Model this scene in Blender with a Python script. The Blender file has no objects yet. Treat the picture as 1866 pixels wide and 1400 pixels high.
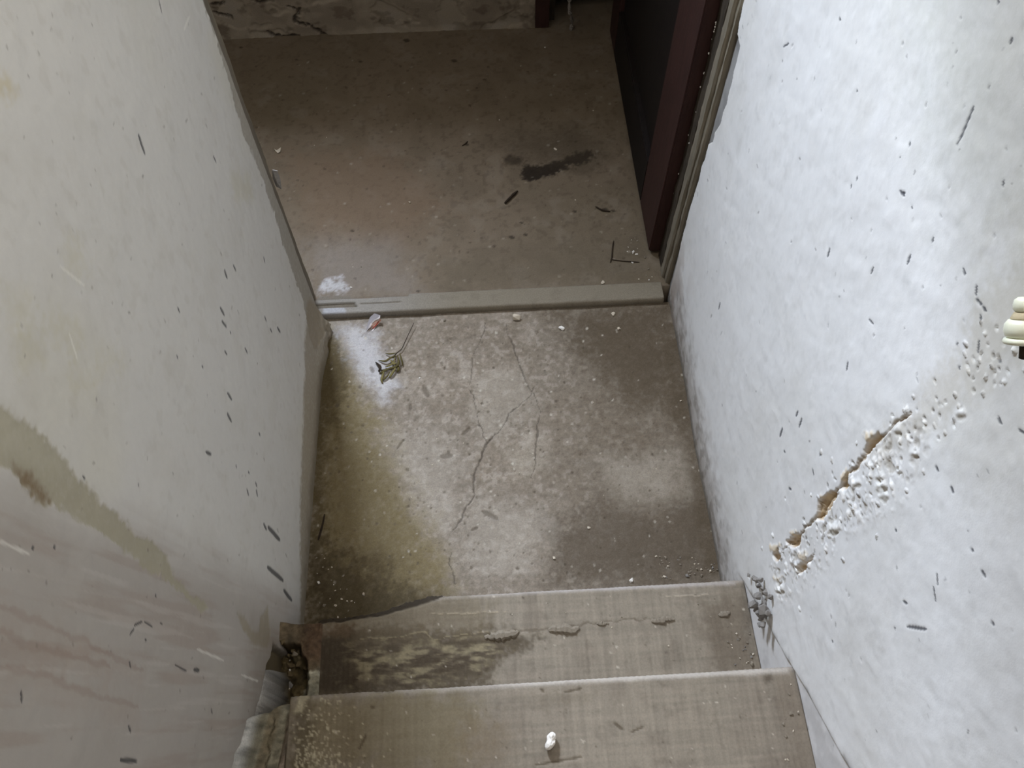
import bpy, bmesh, math, random
import numpy as np
from mathutils import Vector, Matrix

S = bpy.context.scene
C = S.collection

# ------------------------------------------------------------------ camera
# pose and focal length solved from the corridor's own straight edges (metres; x right, y down the stairs, z up)
CAM = np.array([0.403, -1.161, 1.6722])
PITCH, YAW, ROLL, FPX = 1.0549, -0.0525, -0.0043, 1474.669
W = 0.86                                   # corridor width


def cam_axes():
    cp, sp = math.cos(PITCH), math.sin(PITCH)
    f = np.array([0, cp, -sp]); u = np.array([0, sp, cp]); r = np.array([1.0, 0, 0])
    c, s = math.cos(YAW), math.sin(YAW)
    Z = np.array([[c, -s, 0], [s, c, 0], [0, 0, 1]])
    f, u, r = Z @ f, Z @ u, Z @ r
    c, s = math.cos(ROLL), math.sin(ROLL)
    return c * r + s * u, -s * r + c * u, f


AX_R, AX_U, AX_F = cam_axes()
cd = bpy.data.cameras.new('camera')
cd.sensor_fit = 'HORIZONTAL'; cd.sensor_width = 36.0
cd.lens = FPX * 36.0 / 1866.0
cd.clip_start = 0.02
cam = bpy.data.objects.new('camera', cd); C.objects.link(cam)
cam.matrix_world = Matrix(((AX_R[0], AX_U[0], -AX_F[0], CAM[0]), (AX_R[1], AX_U[1], -AX_F[1], CAM[1]),
                           (AX_R[2], AX_U[2], -AX_F[2], CAM[2]), (0, 0, 0, 1)))
S.camera = cam

# ------------------------------------------------------------------ light
wd = bpy.data.worlds.new('world'); S.world = wd; wd.use_nodes = True
wd.node_tree.nodes['Background'].inputs[0].default_value = (0.75, 0.85, 1.0, 1)
wd.node_tree.nodes['Background'].inputs[1].default_value = 0.05
S.view_settings.view_transform = 'Standard'; S.view_settings.look = 'None'
S.view_settings.exposure = 0.0; S.view_settings.gamma = 1.0
S.view_settings.use_curve_mapping = False


def area(name, loc, target, sx, sy, power, color):
    d = bpy.data.lights.new(name, 'AREA'); d.shape = 'RECTANGLE'; d.size = sx; d.size_y = sy
    d.energy = power; d.color = color
    o = bpy.data.objects.new(name, d); C.objects.link(o); o.location = loc
    o.rotation_euler = (Vector(target) - Vector(loc)).to_track_quat('-Z', 'Y').to_euler()
    return o


# daylight through the high window in the far wall of the lower room
area('window_daylight', (-0.39, 1.30, 1.97), (-0.39, 0.0, 1.45), 0.44, 0.58, 262, (0.74, 0.845, 1.0))
# daylight of the upper floor: over the head of the stairs; then an added fill lamp, no window, brightening the left wall
area('upper_floor_daylight', (0.43, -1.5, 2.75), (0.43, -1.0, 0.0), 0.8, 1.5, 3, (1.0, 0.95, 0.86))
area('left_wall_fill', (0.80, -0.40, 2.35), (0.0, -0.35, 1.15), 0.75, 0.35, 15, (1.0, 0.97, 0.91))


# ------------------------------------------------------------------ helpers: photo point -> place on a plane
def hit(px, py, ax, v):
    d = AX_R * (px - 933) / FPX - AX_U * (py - 700) / FPX + AX_F
    t = (v - CAM[ax]) / d[ax]
    return CAM + t * d


def on(ax, v, uv):
    """returns a function turning a photo point into the (u, v) of the plane axis ax = v"""
    def f(p):
        h = hit(p[0], p[1], ax, v)
        return (h[uv[0]], h[uv[1]])
    return f


L_ = on(0, 0.0, (1, 2)); R_ = on(0, W, (1, 2))
F_ = on(2, 0.0, (0, 1)); G_ = on(2, 0.012, (0, 1))
T1, T2 = 0.146, 0.3208                         # tread heights of the two steps in view
N1, N2, N3 = -0.748, -0.940, -1.132            # y of their nosings
A_ = on(2, T1, (0, 1)); B_ = on(2, T2, (0, 1))
H_ = on(1, 1.058, (0, 2))


def lin(c):
    c = np.asarray(c, float) / 255.0
    return np.where(c <= 0.04045, c / 12.92, ((c + 0.055) / 1.055) ** 2.4)


# ------------------------------------------------------------------ helpers: noise
def _hash(ix, iy, seed):
    h = (ix.astype(np.int64) * 374761393 + iy.astype(np.int64) * 668265263 + seed * 974634777) & 0xFFFFFFFF
    h = ((h ^ (h >> 13)) * 1274126177) & 0xFFFFFFFF
    h = ((h ^ (h >> 16)) * 2246822519) & 0xFFFFFFFF
    return ((h ^ (h >> 15)) & 0xFFFFFF) / float(0xFFFFFF)


def vnoise(x, y, seed=0):
    ix, iy = np.floor(x), np.floor(y)
    fx, fy = x - ix, y - iy
    fx = fx * fx * fx * (fx * (fx * 6 - 15) + 10); fy = fy * fy * fy * (fy * (fy * 6 - 15) + 10)
    a, b = _hash(ix, iy, seed), _hash(ix + 1, iy, seed)
    c, d = _hash(ix, iy + 1, seed), _hash(ix + 1, iy + 1, seed)
    return (a * (1 - fx) + b * fx) * (1 - fy) + (c * (1 - fx) + d * fx) * fy


def fbm(x, y, seed=0, octv=4, gain=0.5):
    t = np.zeros(np.broadcast(x, y).shape); a = 1.0; n = 0.0
    for o in range(octv):
        ca, sa = math.cos(0.6 * o), math.sin(0.6 * o)
        t += a * vnoise((x * ca - y * sa) * 2 ** o + 17.3 * o, (x * sa + y * ca) * 2 ** o - 9.1 * o, seed + o)
        n += a; a *= gain
    return t / n


def sstep(a, b, x):
    t = np.clip((x - a) / (b - a), 0, 1)
    return t * t * (3 - 2 * t)


def poly_sd(U, V, pts):
    d = np.full(U.shape, 1e9); inside = np.zeros(U.shape, bool)
    n = len(pts)
    for i in range(n):
        (x1, y1), (x2, y2) = pts[i], pts[(i + 1) % n]
        ex, ey = x2 - x1, y2 - y1
        t = np.clip(((U - x1) * ex + (V - y1) * ey) / (ex * ex + ey * ey + 1e-12), 0, 1)
        d = np.minimum(d, np.hypot(U - x1 - t * ex, V - y1 - t * ey))
        if abs(ey) > 1e-12:
            inside ^= ((y1 > V) != (y2 > V)) & (U < (V - y1) * ex / ey + x1)
    return np.where(inside, -d, d)


def line_d(U, V, pts):
    d = np.full(U.shape, 1e9); par = np.zeros(U.shape)
    n = len(pts) - 1
    for i in range(n):
        (x1, y1), (x2, y2) = pts[i], pts[i + 1]
        ex, ey = x2 - x1, y2 - y1
        t = np.clip(((U - x1) * ex + (V - y1) * ey) / (ex * ex + ey * ey + 1e-12), 0, 1)
        q = np.hypot(U - x1 - t * ex, V - y1 - t * ey)
        par = np.where(q < d, (i + t) / n, par); d = np.minimum(d, q)
    return d, par


def axis(lo, hi, flo, fhi, fine, coarse=0.05):
    """grid line positions: fine between flo and fhi, coarse outside"""
    a = list(np.arange(flo, fhi + 1e-9, fine))
    k = [lo + i * (flo - lo) / max(1, math.ceil((flo - lo) / coarse)) for i in range(math.ceil((flo - lo) / coarse))] if flo > lo + 1e-6 else []
    e = a[-1]
    m = math.ceil((hi - e) / coarse) if hi > e + 1e-6 else 0
    return np.array(k + a + [e + (i + 1) * (hi - e) / m for i in range(m)])


class Surf:
    """a weathered sheet: tensor grid (u, v) with a height d and a colour at each point"""
    def __init__(s, us, vs, to_px, base, seed=1):
        s.us, s.vs = us, vs
        s.U, s.V = np.meshgrid(us, vs)
        s.D = np.zeros(s.U.shape); s.K = np.zeros(s.U.shape + (3,)); s.K[:] = lin(base)
        s.P = to_px; s.seed = seed
        s.wob = (fbm(s.U * 160, s.V * 160, seed + 50, 3) - .5)
        s.wob2 = (fbm(s.U * 40, s.V * 40, seed + 60, 3) - .5)

    def sl(s, pts, pad):
        p = np.array(pts)
        i0, i1 = np.searchsorted(s.us, [p[:, 0].min() - pad, p[:, 0].max() + pad])
        j0, j1 = np.searchsorted(s.vs, [p[:, 1].min() - pad, p[:, 1].max() + pad])
        return np.s_[j0:j1, i0:i1]

    def mix(s, m, col, q=np.s_[:, :]):
        m = np.clip(m, 0, 1)[..., None]
        s.K[q] = s.K[q] * (1 - m) + lin(col) * m

    def mul(s, f, q=np.s_[:, :]):
        s.K[q] = s.K[q] * (f[..., None] if f.ndim == 2 else f)

    def patch(s, px, col, soft=.004, rag=.01, amt=1.0, dh=0.0, tex=0.0, conv=True):
        pts = [s.P(p) for p in px] if conv else px
        q = s.sl(pts, .05 + soft * 2)
        U, V = s.U[q], s.V[q]
        if U.size == 0: return
        sd = poly_sd(U, V, pts) + rag * (s.wob[q] * 1.0 + s.wob2[q] * 1.2)
        m = 1 - sstep(-soft, soft, sd)
        if tex: m2 = m * np.clip(1 - tex + 2 * tex * fbm(U * 220, V * 220, s.seed + 7, 3), 0, 1)
        else: m2 = m
        if col is not None: s.mix(m2 * amt, col, q)
        if dh: s.D[q] += dh * m
        return q, m

    def mark(s, a, b, w, col, amt=.9, dh=-.0006):
        pts = [s.P(a), s.P(b)]
        wm = w * s.scale(a)
        q = s.sl(pts, wm * 3)
        U, V = s.U[q], s.V[q]
        if U.size == 0: return
        d, t = line_d(U, V, pts)
        r = max(wm * .5, .0014) * (1 - .35 * np.abs(2 * t - 1) ** 4)
        m = 1 - sstep(.6, 1.4, (d + wm * .10 * s.wob[q]) / r)
        s.mix(m * amt, col, q); s.D[q] += dh * m

    def scale(s, p):
        """metres per photo pixel near photo point p"""
        a, b, c = np.array(s.P(p)), np.array(s.P((p[0] + 1, p[1]))), np.array(s.P((p[0], p[1] + 1)))
        return min(np.linalg.norm(b - a), np.linalg.norm(c - a))

    def crack(s, px, w, col, amt=.8, dh=-.0015, jit=.006):
        pts = [s.P(p) for p in px]
        q = s.sl(pts, .03)
        U, V = s.U[q], s.V[q]
        if U.size == 0: return
        ju, jv = jit * s.wob2[q] * 1.5 + jit * s.wob[q] * .6, jit * fbm(U * 70, V * 70, s.seed + 91, 3) - jit * .5
        d, t = line_d(U + ju, V + jv, pts)
        ww = w * (.5 + 1.0 * vnoise(t * 14, t * 0, s.seed + 3)) * (1 - .6 * np.abs(2 * t - 1) ** 3)
        m = 1 - sstep(.35, 1.3, d / ww)
        s.mix(m * amt, col, q); s.D[q] += dh * m

    def build(s, name, pos, mat, parent=None, back=None, smooth=True, hole=None):
        """pos(U, V, D) -> (n, m, 3); back = vector that closes the sheet into a solid"""
        P = pos(s.U, s.V, s.D); nv, nu = s.U.shape
        co = P.reshape(-1, 3); idx = np.arange(nv * nu).reshape(nv, nu)
        f = np.stack([idx[:-1, :-1], idx[:-1, 1:], idx[1:, 1:], idx[1:, :-1]], -1).reshape(-1, 4)
        e1, e2 = P[0, -1] - P[0, 0], P[-1, 0] - P[0, 0]
        nrm = np.cross(e1, e2)
        if back is not None and np.dot(nrm, back) > 0: f = f[:, ::-1]; flip = True
        else: flip = False
        col = s.K.reshape(-1, 3)
        sizes = np.full(len(f), 4); loops = f.reshape(-1)
        if back is not None:
            ring = np.concatenate([idx[0, :-1], idx[:-1, -1], idx[-1, :0:-1], idx[:0:-1, 0]])
            n0 = len(co); k = len(ring)
            bk = co[ring] + np.asarray(back)
            m = int(np.argmax(np.abs(back))); bk[:, m] = (co[:, m].mean() + back[m])
            co = np.concatenate([co, bk]); col = np.concatenate([col, col[ring]])
            r2 = np.roll(ring, -1); b1 = n0 + np.arange(k); b2 = np.roll(b1, -1)
            sd = np.stack([ring, b1, b2, r2], -1)
            cap = b1[::-1]
            if flip: sd = sd[:, ::-1]; cap = cap[::-1]
            loops = np.concatenate([loops, sd.reshape(-1), cap])
            sizes = np.concatenate([sizes, np.full(k, 4), [k]])
        return raw_mesh(name, co, loops, sizes, col, mat, parent, smooth)


def raw_mesh(name, co, loops, sizes, col, mat, parent=None, smooth=True):
    me = bpy.data.meshes.new(name)
    me.vertices.add(len(co)); me.vertices.foreach_set('co', np.asarray(co, np.float32).ravel())
    me.loops.add(len(loops)); me.loops.foreach_set('vertex_index', np.asarray(loops, np.int32))
    me.polygons.add(len(sizes))
    st = np.concatenate([[0], np.cumsum(sizes)[:-1]])
    me.polygons.foreach_set('loop_start', st.astype(np.int32))
    me.polygons.foreach_set('use_smooth', np.full(len(sizes), smooth))
    at = me.color_attributes.new('Col', 'FLOAT_COLOR', 'POINT')
    c4 = np.ones((len(co), 4), np.float32); c4[:, :3] = np.clip(col, 0, 1)
    at.data.foreach_set('color', c4.ravel())
    me.update(calc_edges=True); me.validate()
    me.materials.append(mat)
    o = bpy.data.objects.new(name, me); C.objects.link(o)
    if parent: adopt(o, parent)
    return o


def adopt(o, parent):
    o.parent = parent
    o.matrix_parent_inverse = Matrix.Translation(parent.location).inverted()


# ------------------------------------------------------------------ materials
def mat(name, rough=.9, color=None, grain=.12, gscale=260, bump=.25, bscale=420, spec=.25, metal=0, stretch=None, speck=0):
    m = bpy.data.materials.new(name); m.use_nodes = True
    nt = m.node_tree; N = nt.nodes; K = nt.links
    b = N['Principled BSDF']; b.inputs['Roughness'].default_value = rough
    b.inputs['Specular IOR Level'].default_value = spec; b.inputs['Metallic'].default_value = metal
    tc = N.new('ShaderNodeTexCoord'); src = tc.outputs['Object']
    if stretch:
        mp = N.new('ShaderNodeMapping'); mp.inputs['Scale'].default_value = stretch
        K.new(src, mp.inputs['Vector']); src = mp.outputs['Vector']
    n = N.new('ShaderNodeTexNoise'); n.inputs['Scale'].default_value = gscale; n.inputs['Detail'].default_value = 4
    n.inputs['Roughness'].default_value = .65
    K.new(src, n.inputs['Vector'])
    mr = N.new('ShaderNodeMapRange'); mr.inputs['From Min'].default_value = .3; mr.inputs['From Max'].default_value = .7
    mr.inputs['To Min'].default_value = 1 - grain; mr.inputs['To Max'].default_value = 1 + grain
    K.new(n.outputs['Fac'], mr.inputs['Value'])
    mx = N.new('ShaderNodeVectorMath'); mx.operation = 'SCALE'
    if color is None:
        a = N.new('ShaderNodeAttribute'); a.attribute_name = 'Col'; K.new(a.outputs['Color'], mx.inputs[0])
    else:
        r = N.new('ShaderNodeRGB'); r.outputs[0].default_value = (*lin(color), 1); K.new(r.outputs[0], mx.inputs[0])
    K.new(mr.outputs['Result'], mx.inputs['Scale'])
    K.new(mx.outputs['Vector'], b.inputs['Base Color'])
    n2 = N.new('ShaderNodeTexNoise'); n2.inputs['Scale'].default_value = bscale; n2.inputs['Detail'].default_value = 3
    K.new(src, n2.inputs['Vector'])
    bp = N.new('ShaderNodeBump'); bp.inputs['Strength'].default_value = bump; bp.inputs['Distance'].default_value = .001
    K.new(n2.outputs['Fac'], bp.inputs['Height']); K.new(bp.outputs['Normal'], b.inputs['Normal'])
    return m


M_wall = mat('limewashed_plaster', .8, grain=.018, gscale=90, bump=.12, spec=.3)
M_conc = mat('worn_concrete', .85, grain=.16, gscale=330, bump=.5, bscale=500)
M_room = mat('dusty_concrete', .8, grain=.10, gscale=330, bump=.35, bscale=400)
M_step = mat('form_marked_concrete', .85, grain=.10, gscale=300, bump=.35, bscale=450)
M_plain = mat('plain_plaster', .9, (205, 204, 198), grain=.03)
M_dim = mat('grimy_plaster', .9, (120, 112, 100), grain=.1, gscale=12)
M_dark = mat('dark_masonry', .95, (40, 36, 32), grain=.2, gscale=20)  # near-black masonry for the closet, outer walls and stair core
M_maroon = mat('flaking_maroon_paint', .6, (56, 35, 31), grain=.22, gscale=60, bump=.4, bscale=200, stretch=(1, 1, .25))
M_leaf = mat('dark_maroon_panel', .7, (26, 19, 16), grain=.25, gscale=40, bump=.3, stretch=(1, 1, .3))
M_trim = mat('weathered_grey_wood', .8, (122, 114, 99), grain=.25, gscale=55, bump=.5, bscale=240, stretch=(1, 1, .12))
M_trimdark = mat('bare_dark_wood', .85, (58, 50, 40), grain=.4, gscale=70, bump=.6, stretch=(1, 1, .2))
M_stepplain = mat('plain_concrete', .85, (150, 138, 124), grain=.15, gscale=60)
M_chip = mat('white_plaster_chip', .9, (228, 222, 214), grain=.05, bump=.3)
M_crumb = mat('pale_crumb', .9, (196, 184, 166), grain=.1, bump=.3)
M_crumb2 = mat('grey_crumb', .9, (130, 120, 106), grain=.12, bump=.3)
M_mortar = mat('grey_mortar', .9, (136, 131, 126), grain=.15, bump=.5)
M_rubble = mat('brown_rubble', .95, (104, 90, 66), grain=.25, bump=.5)
M_paper = mat('white_paper', .7, (214, 206, 206), grain=.04, bump=.1)
M_paperg = mat('grey_paper', .7, (150, 144, 146), grain=.08, bump=.1)
M_red = mat('red_print', .6, (140, 52, 34), grain=.1, bump=.1)
M_pink = mat('pink_paper', .7, (190, 150, 134), grain=.05, bump=.1)
M_sprig = mat('dried_olive_leaf', .75, (82, 73, 38), grain=.3, gscale=200, bump=.2)
M_sprig2 = mat('pale_dried_leaf', .75, (112, 102, 62), grain=.25, gscale=200, bump=.2)
M_twig = mat('dark_twig', .85, (48, 38, 28), grain=.25, gscale=200, bump=.3)
M_fit = mat('cream_glazed_ceramic', .35, (236, 236, 214), grain=.02, bump=.03, spec=.5)
M_fitb = mat('tan_clay', .8, (190, 176, 146), grain=.08, bump=.2)
M_web = mat('dusty_cobweb', .95, (120, 112, 104), grain=.2, bump=.3)


# ------------------------------------------------------------------ helpers: objects
def tag(o, label=None, cat=None, group=None, kind=None):
    if label: o['label'] = label
    if cat: o['category'] = cat
    if group: o['group'] = group
    if kind: o['kind'] = kind
    return o


def empty(name, loc):
    o = bpy.data.objects.new(name, None); C.objects.link(o); o.location = loc; o.empty_display_size = .05
    return o


def link(name, bm, m, parent=None, loc=None, smooth=False):
    me = bpy.data.meshes.new(name); bm.to_mesh(me); bm.free()
    for p in me.polygons: p.use_smooth = smooth
    for k in (m if isinstance(m, (list, tuple)) else [m]): me.materials.append(k)
    o = bpy.data.objects.new(name, me); C.objects.link(o)
    if loc is not None: o.location = loc
    if parent: adopt(o, parent)
    return o


def bbox(bm, lo, hi, bev=0):
    r = bmesh.ops.create_cube(bm, size=1)
    c = [(a + b) / 2 for a, b in zip(lo, hi)]; d = [b - a for a, b in zip(lo, hi)]
    for v in r['verts']: v.co = Vector((c[0] + v.co.x * d[0], c[1] + v.co.y * d[1], c[2] + v.co.z * d[2]))
    if bev:
        bmesh.ops.bevel(bm, geom=list({e for v in r['verts'] for e in v.link_edges}), offset=bev, segments=2, affect='EDGES')


def box(name, lo, hi, m, parent=None, bev=0):
    bm = bmesh.new(); bbox(bm, lo, hi, bev)
    return link(name, bm, m, parent)


def boxes(name, lst, m, parent=None):
    bm = bmesh.new()
    for lo, hi in lst: bbox(bm, lo, hi)
    return link(name, bm, m, parent)


def tube(pts, rad, seg=6, flat=1.0):
    """tapered tube along points; flat < 1 squashes it towards the ground"""
    bm = bmesh.new(); rings = []
    n = len(pts)
    for i, p in enumerate(pts):
        p = Vector(p); t = (Vector(pts[min(i + 1, n - 1)]) - Vector(pts[max(i - 1, 0)])).normalized()
        a = t.cross(Vector((0, 0, 1)))
        if a.length < .05: a = t.cross(Vector((1, 0, 0)))
        a.normalize(); b = a.cross(t).normalized()
        r = rad[i] if hasattr(rad, '__len__') else rad
        rings.append([bm.verts.new(p + a * r * math.cos(2 * math.pi * k / seg) + b * r * flat * math.sin(2 * math.pi * k / seg)) for k in range(seg)])
    for i in range(n - 1):
        for k in range(seg):
            bm.faces.new((rings[i][k], rings[i][(k + 1) % seg], rings[i + 1][(k + 1) % seg], rings[i + 1][k]))
    bm.faces.new(rings[0][::-1]); bm.faces.new(rings[-1])
    bmesh.ops.recalc_face_normals(bm, faces=bm.faces)
    return bm


def smoothline(pts, n):
    """Catmull-Rom through pts"""
    P = [np.array(p, float) for p in pts]; P = [2 * P[0] - P[1]] + P + [2 * P[-1] - P[-2]]
    out = []
    for i in range(1, len(P) - 2):
        for k in range(n):
            t = k / n; a, b, c, d = P[i - 1:i + 3]
            out.append(.5 * (2 * b + (c - a) * t + (2 * a - 5 * b + 4 * c - d) * t * t + (3 * b - a - 3 * c + d) * t ** 3))
    out.append(P[-2])
    return out


rng = random.Random(7)


def stone_mesh(name, seed, m, squash=.6, n=14):
    r = random.Random(seed); bm = bmesh.new()
    for i in range(n):
        v = Vector((r.gauss(0, 1), r.gauss(0, 1), r.gauss(0, 1))).normalized() * r.uniform(.75, 1.1)
        bm.verts.new((v.x, v.y * r.uniform(.7, 1), v.z * squash))
    h = bmesh.ops.convex_hull(bm, input=bm.verts)
    bmesh.ops.delete(bm, geom=list({g for g in h['geom_interior'] + h['geom_unused'] if isinstance(g, bmesh.types.BMVert)}), context='VERTS')
    z0 = min(v.co.z for v in bm.verts)
    for v in bm.verts: v.co.z -= z0
    bmesh.ops.recalc_face_normals(bm, faces=bm.faces)
    me = bpy.data.meshes.new(name); bm.to_mesh(me); bm.free(); me.materials.append(m)
    return me


# ================================================================== large structure
# ---- left wall of the stairs
FINE = .0019
wl = Surf(axis(-2.3, -.03, -1.11, -.03, FINE), axis(-.02, 2.5, -.02, 1.27, FINE), L_, (210, 208, 203), 11)
U, V = wl.U, wl.V
wl.D += .004 * (fbm(U * 5, V * 5, 1, 3) - .5) + .0012 * (fbm(U * 40, V * 40, 2, 3) - .5)
n1, n2 = fbm(U * 4, V * 4, 5, 4), fbm(U * 18, V * 14, 6, 4)
wl.mix(sstep(.5, .75, n1) * .4, (206, 202, 186)); wl.mix(sstep(.55, .8, n2) * .22, (194, 190, 180))
wl.mix(sstep(.62, .8, fbm(U * 60, V * 45, 8, 3)) * .15, (176, 170, 158))
# dirty, streaked zone behind the old joint, its darkening partly painted shade: faint drips run almost straight down the wall
dr = U + .14 * (V - .6)
zone = sstep(-.76, -.86, dr + .05 * (n1 - .5))
wl.mix(zone * .7, (160, 152, 144))
wl.mix(sstep(.52, .72, fbm(dr * 70, V * 5, 31, 4)) * zone * .4, (160, 144, 132))
wl.mix(sstep(.6, .75, fbm(dr * 120, V * 7, 33, 3)) * zone * .25, (204, 200, 194))
for pl in ([(0, 1105), (70, 1130), (160, 1175), (260, 1222)], [(0, 1150), (90, 1185), (200, 1215)], [(0, 1215), (60, 1225), (160, 1262), (250, 1290)]):
    wl.crack(pl, .004, (140, 116, 100), .3, 0, .006)
    wl.patch(pl + [(p[0], p[1] + 34) for p in pl[::-1]], (166, 148, 134), .016, .02, .25, 0, .3)
# grey-green cement streak
wl.patch([(-40, 720), (0, 742), (50, 775), (100, 815), (135, 858), (165, 895), (200, 930), (240, 962), (290, 998), (305, 1020), (322, 1058), (350, 1084), (386, 1108),
          (368, 1112), (345, 1096), (320, 1072), (300, 1052), (255, 1030), (210, 990), (160, 955), (115, 925), (80, 915), (40, 880), (0, 845), (-40, 820)],
         (168, 162, 142), .003, .010, .95, -.001, .25)
wl.patch([(0, 750), (60, 800), (120, 850), (60, 850), (0, 820)], (190, 186, 168), .02, .02, .5, 0, .5)
wl.patch([(25, 848), (60, 862), (88, 905), (96, 914), (60, 898), (34, 872)], (116, 92, 62), .008, .012, .75, 0, .4)
wl.patch([(432, 1118), (446, 1122), (458, 1150), (472, 1155), (474, 1125), (488, 1106), (492, 1150), (488, 1185), (462, 1172), (444, 1150)], (158, 149, 128), .005, .006, .75, -.001, .3)
# cement band along the door edge, dirt toward the floor and the corner
wl.patch([(366, -10), (385, -10), (600, 560), (575, 640), (566, 620), (552, 545), (520, 455), (488, 350), (455, 265), (432, 205), (412, 130), (392, 60)], (150, 143, 130), .004, .014, .8, -.0015, .3)
wl.patch([(560, 545), (600, 560), (600, 1140), (548, 1140), (548, 900), (556, 640)], (150, 138, 118), .012, .02, .8, 0, .3)
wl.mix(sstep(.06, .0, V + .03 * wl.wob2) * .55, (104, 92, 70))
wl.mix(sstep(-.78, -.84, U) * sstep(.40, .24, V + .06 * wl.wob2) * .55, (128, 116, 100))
wl.patch([(0, 130), (18, 135), (22, 165), (0, 170)], (196, 184, 148), .012, .02, .6)
for p in ((140, 470), (122, 610), (60, 640), (150, 700), (200, 660), (30, 560), (440, 340)):
    wl.patch([(p[0] - 18, p[1] - 22), (p[0] + 16, p[1] - 18), (p[0] + 20, p[1] + 22), (p[0] - 14, p[1] + 20)], (194, 188, 160), .02, .03, .35)
for a, b, w in [((110, 485), (155, 520), 6), ((128, 608), (142, 655), 5), ((360, 1183), (408, 1204), 5), ((0, 985), (55, 1010), 4), ((440, 1230), (470, 1242), 4), ((335, 55), (345, 30), 5)]:
    wl.mark(a, b, w, (232, 230, 222), .6, 0)
DK = (66, 66, 68)
for a, b, w in [((253, 246), (264, 279), 8), ((291, 0), (296, 22), 4), ((390, 285), (394, 295), 5), ((410, 493), (415, 506), 7), ((426, 483), (431, 493), 5), ((481, 469), (483, 478), 5),
                ((402, 561), (409, 574), 7), ((405, 585), (413, 596), 6), ((420, 604), (421, 608), 4), ((483, 577), (486, 585), 5), ((493, 599), (496, 605), 5), ((506, 597), (511, 605), 6),
                ((410, 640), (414, 646), 5), ((447, 635), (451, 643), 5), ((325, 561), (328, 569), 5), ((323, 647), (325, 653), 4), ((368, 667), (370, 670), 4), ((415, 717), (422, 728), 7),
                ((415, 754), (422, 768), 7), ((376, 824), (385, 828), 7), ((431, 848), (432, 852), 4), ((453, 859), (455, 863), 4), ((473, 789), (475, 794), 5), ((466, 879), (469, 887), 5),
                ((451, 892), (454, 902), 6), ((468, 893), (470, 904), 6), ((482, 955), (487, 965), 7), ((490, 961), (511, 984), 10), ((488, 1034), (516, 1058), 10), ((517, 1076), (532, 1094), 9),
                ((219, 1385), (249, 1388), 8), ((154, 868), (157, 873), 6), ((234, 1324), (238, 1334), 6), ((386, 1293), (388, 1300), 5), ((236, 1157), (243, 1146), 4), ((243, 1140), (258, 1133), 4),
                ((262, 1133), (277, 1142), 4), ((320, 1212), (340, 1224), 4), ((354, 1221), (364, 1222), 8), ((235, 1207), (237, 1217), 5), ((283, 1085), (285, 1087), 5), ((264, 1166), (266, 1168), 5),
                ((42, 1262), (43, 1280), 5), ((252, 883), (253, 886), 5), ((293, 1135), (296, 1138), 4), ((100, 996), (102, 999), 4), ((61, 998), (64, 1000), 4)]:
    wl.mark(a, b, w, DK, .85)
r_ = random.Random(3)
for i in range(150):
    x, y = r_.uniform(0, 560), r_.uniform(0, 1390)
    wl.mark((x, y), (x + r_.uniform(-3, 3), y + r_.uniform(0, 6)), r_.uniform(2, 5), (120, 114, 104), r_.uniform(.2, .6), 0)
# bulge of the wall foot at the door corner and towards the first step
wl.D += .022 * sstep(.12, .0, V) * sstep(-.22, -.03, U) * (.7 + .6 * wl.wob2)
brk = sstep(.004, -.004, V - (.226 + .48 * (-.843 - U)) + .02 * wl.wob2) * sstep(-.832, -.842, U + .01 * wl.wob2)
wl.D -= .011 * brk; wl.mix(brk, (96, 84, 62))                 # plaster broken away along the steps
wall_left = wl.build('wall_left', lambda u, v, d: np.stack([d, u, v], -1), M_wall, back=(-1.3, 0, 0))
tag(wall_left, 'grey white plastered wall left of the stairs with a cement streak', kind='structure')

# ---- right wall of the stairs
YE = .045
wr = Surf(axis(-2.3, YE, -1.15, YE, FINE), axis(-.02, 2.5, -.02, 1.27, FINE), R_, (225, 223, 221), 23)
U, V = wr.U, wr.V
wr.D += .005 * (fbm(U * 5, V * 5, 41, 3) - .5) + .0014 * (fbm(U * 40, V * 40, 42, 3) - .5)
n1, n2 = fbm(U * 5, V * 5, 45, 4), fbm(U * 20, V * 16, 46, 4)
wr.mix(sstep(.48, .72, n1) * .3, (214, 211, 205)); wr.mix(sstep(.55, .78, n2) * .22, (206, 203, 198))
wr.mix(sstep(.6, .8, fbm(U * 60, V * 50, 48, 3)) * .16, (190, 188, 184))
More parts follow.
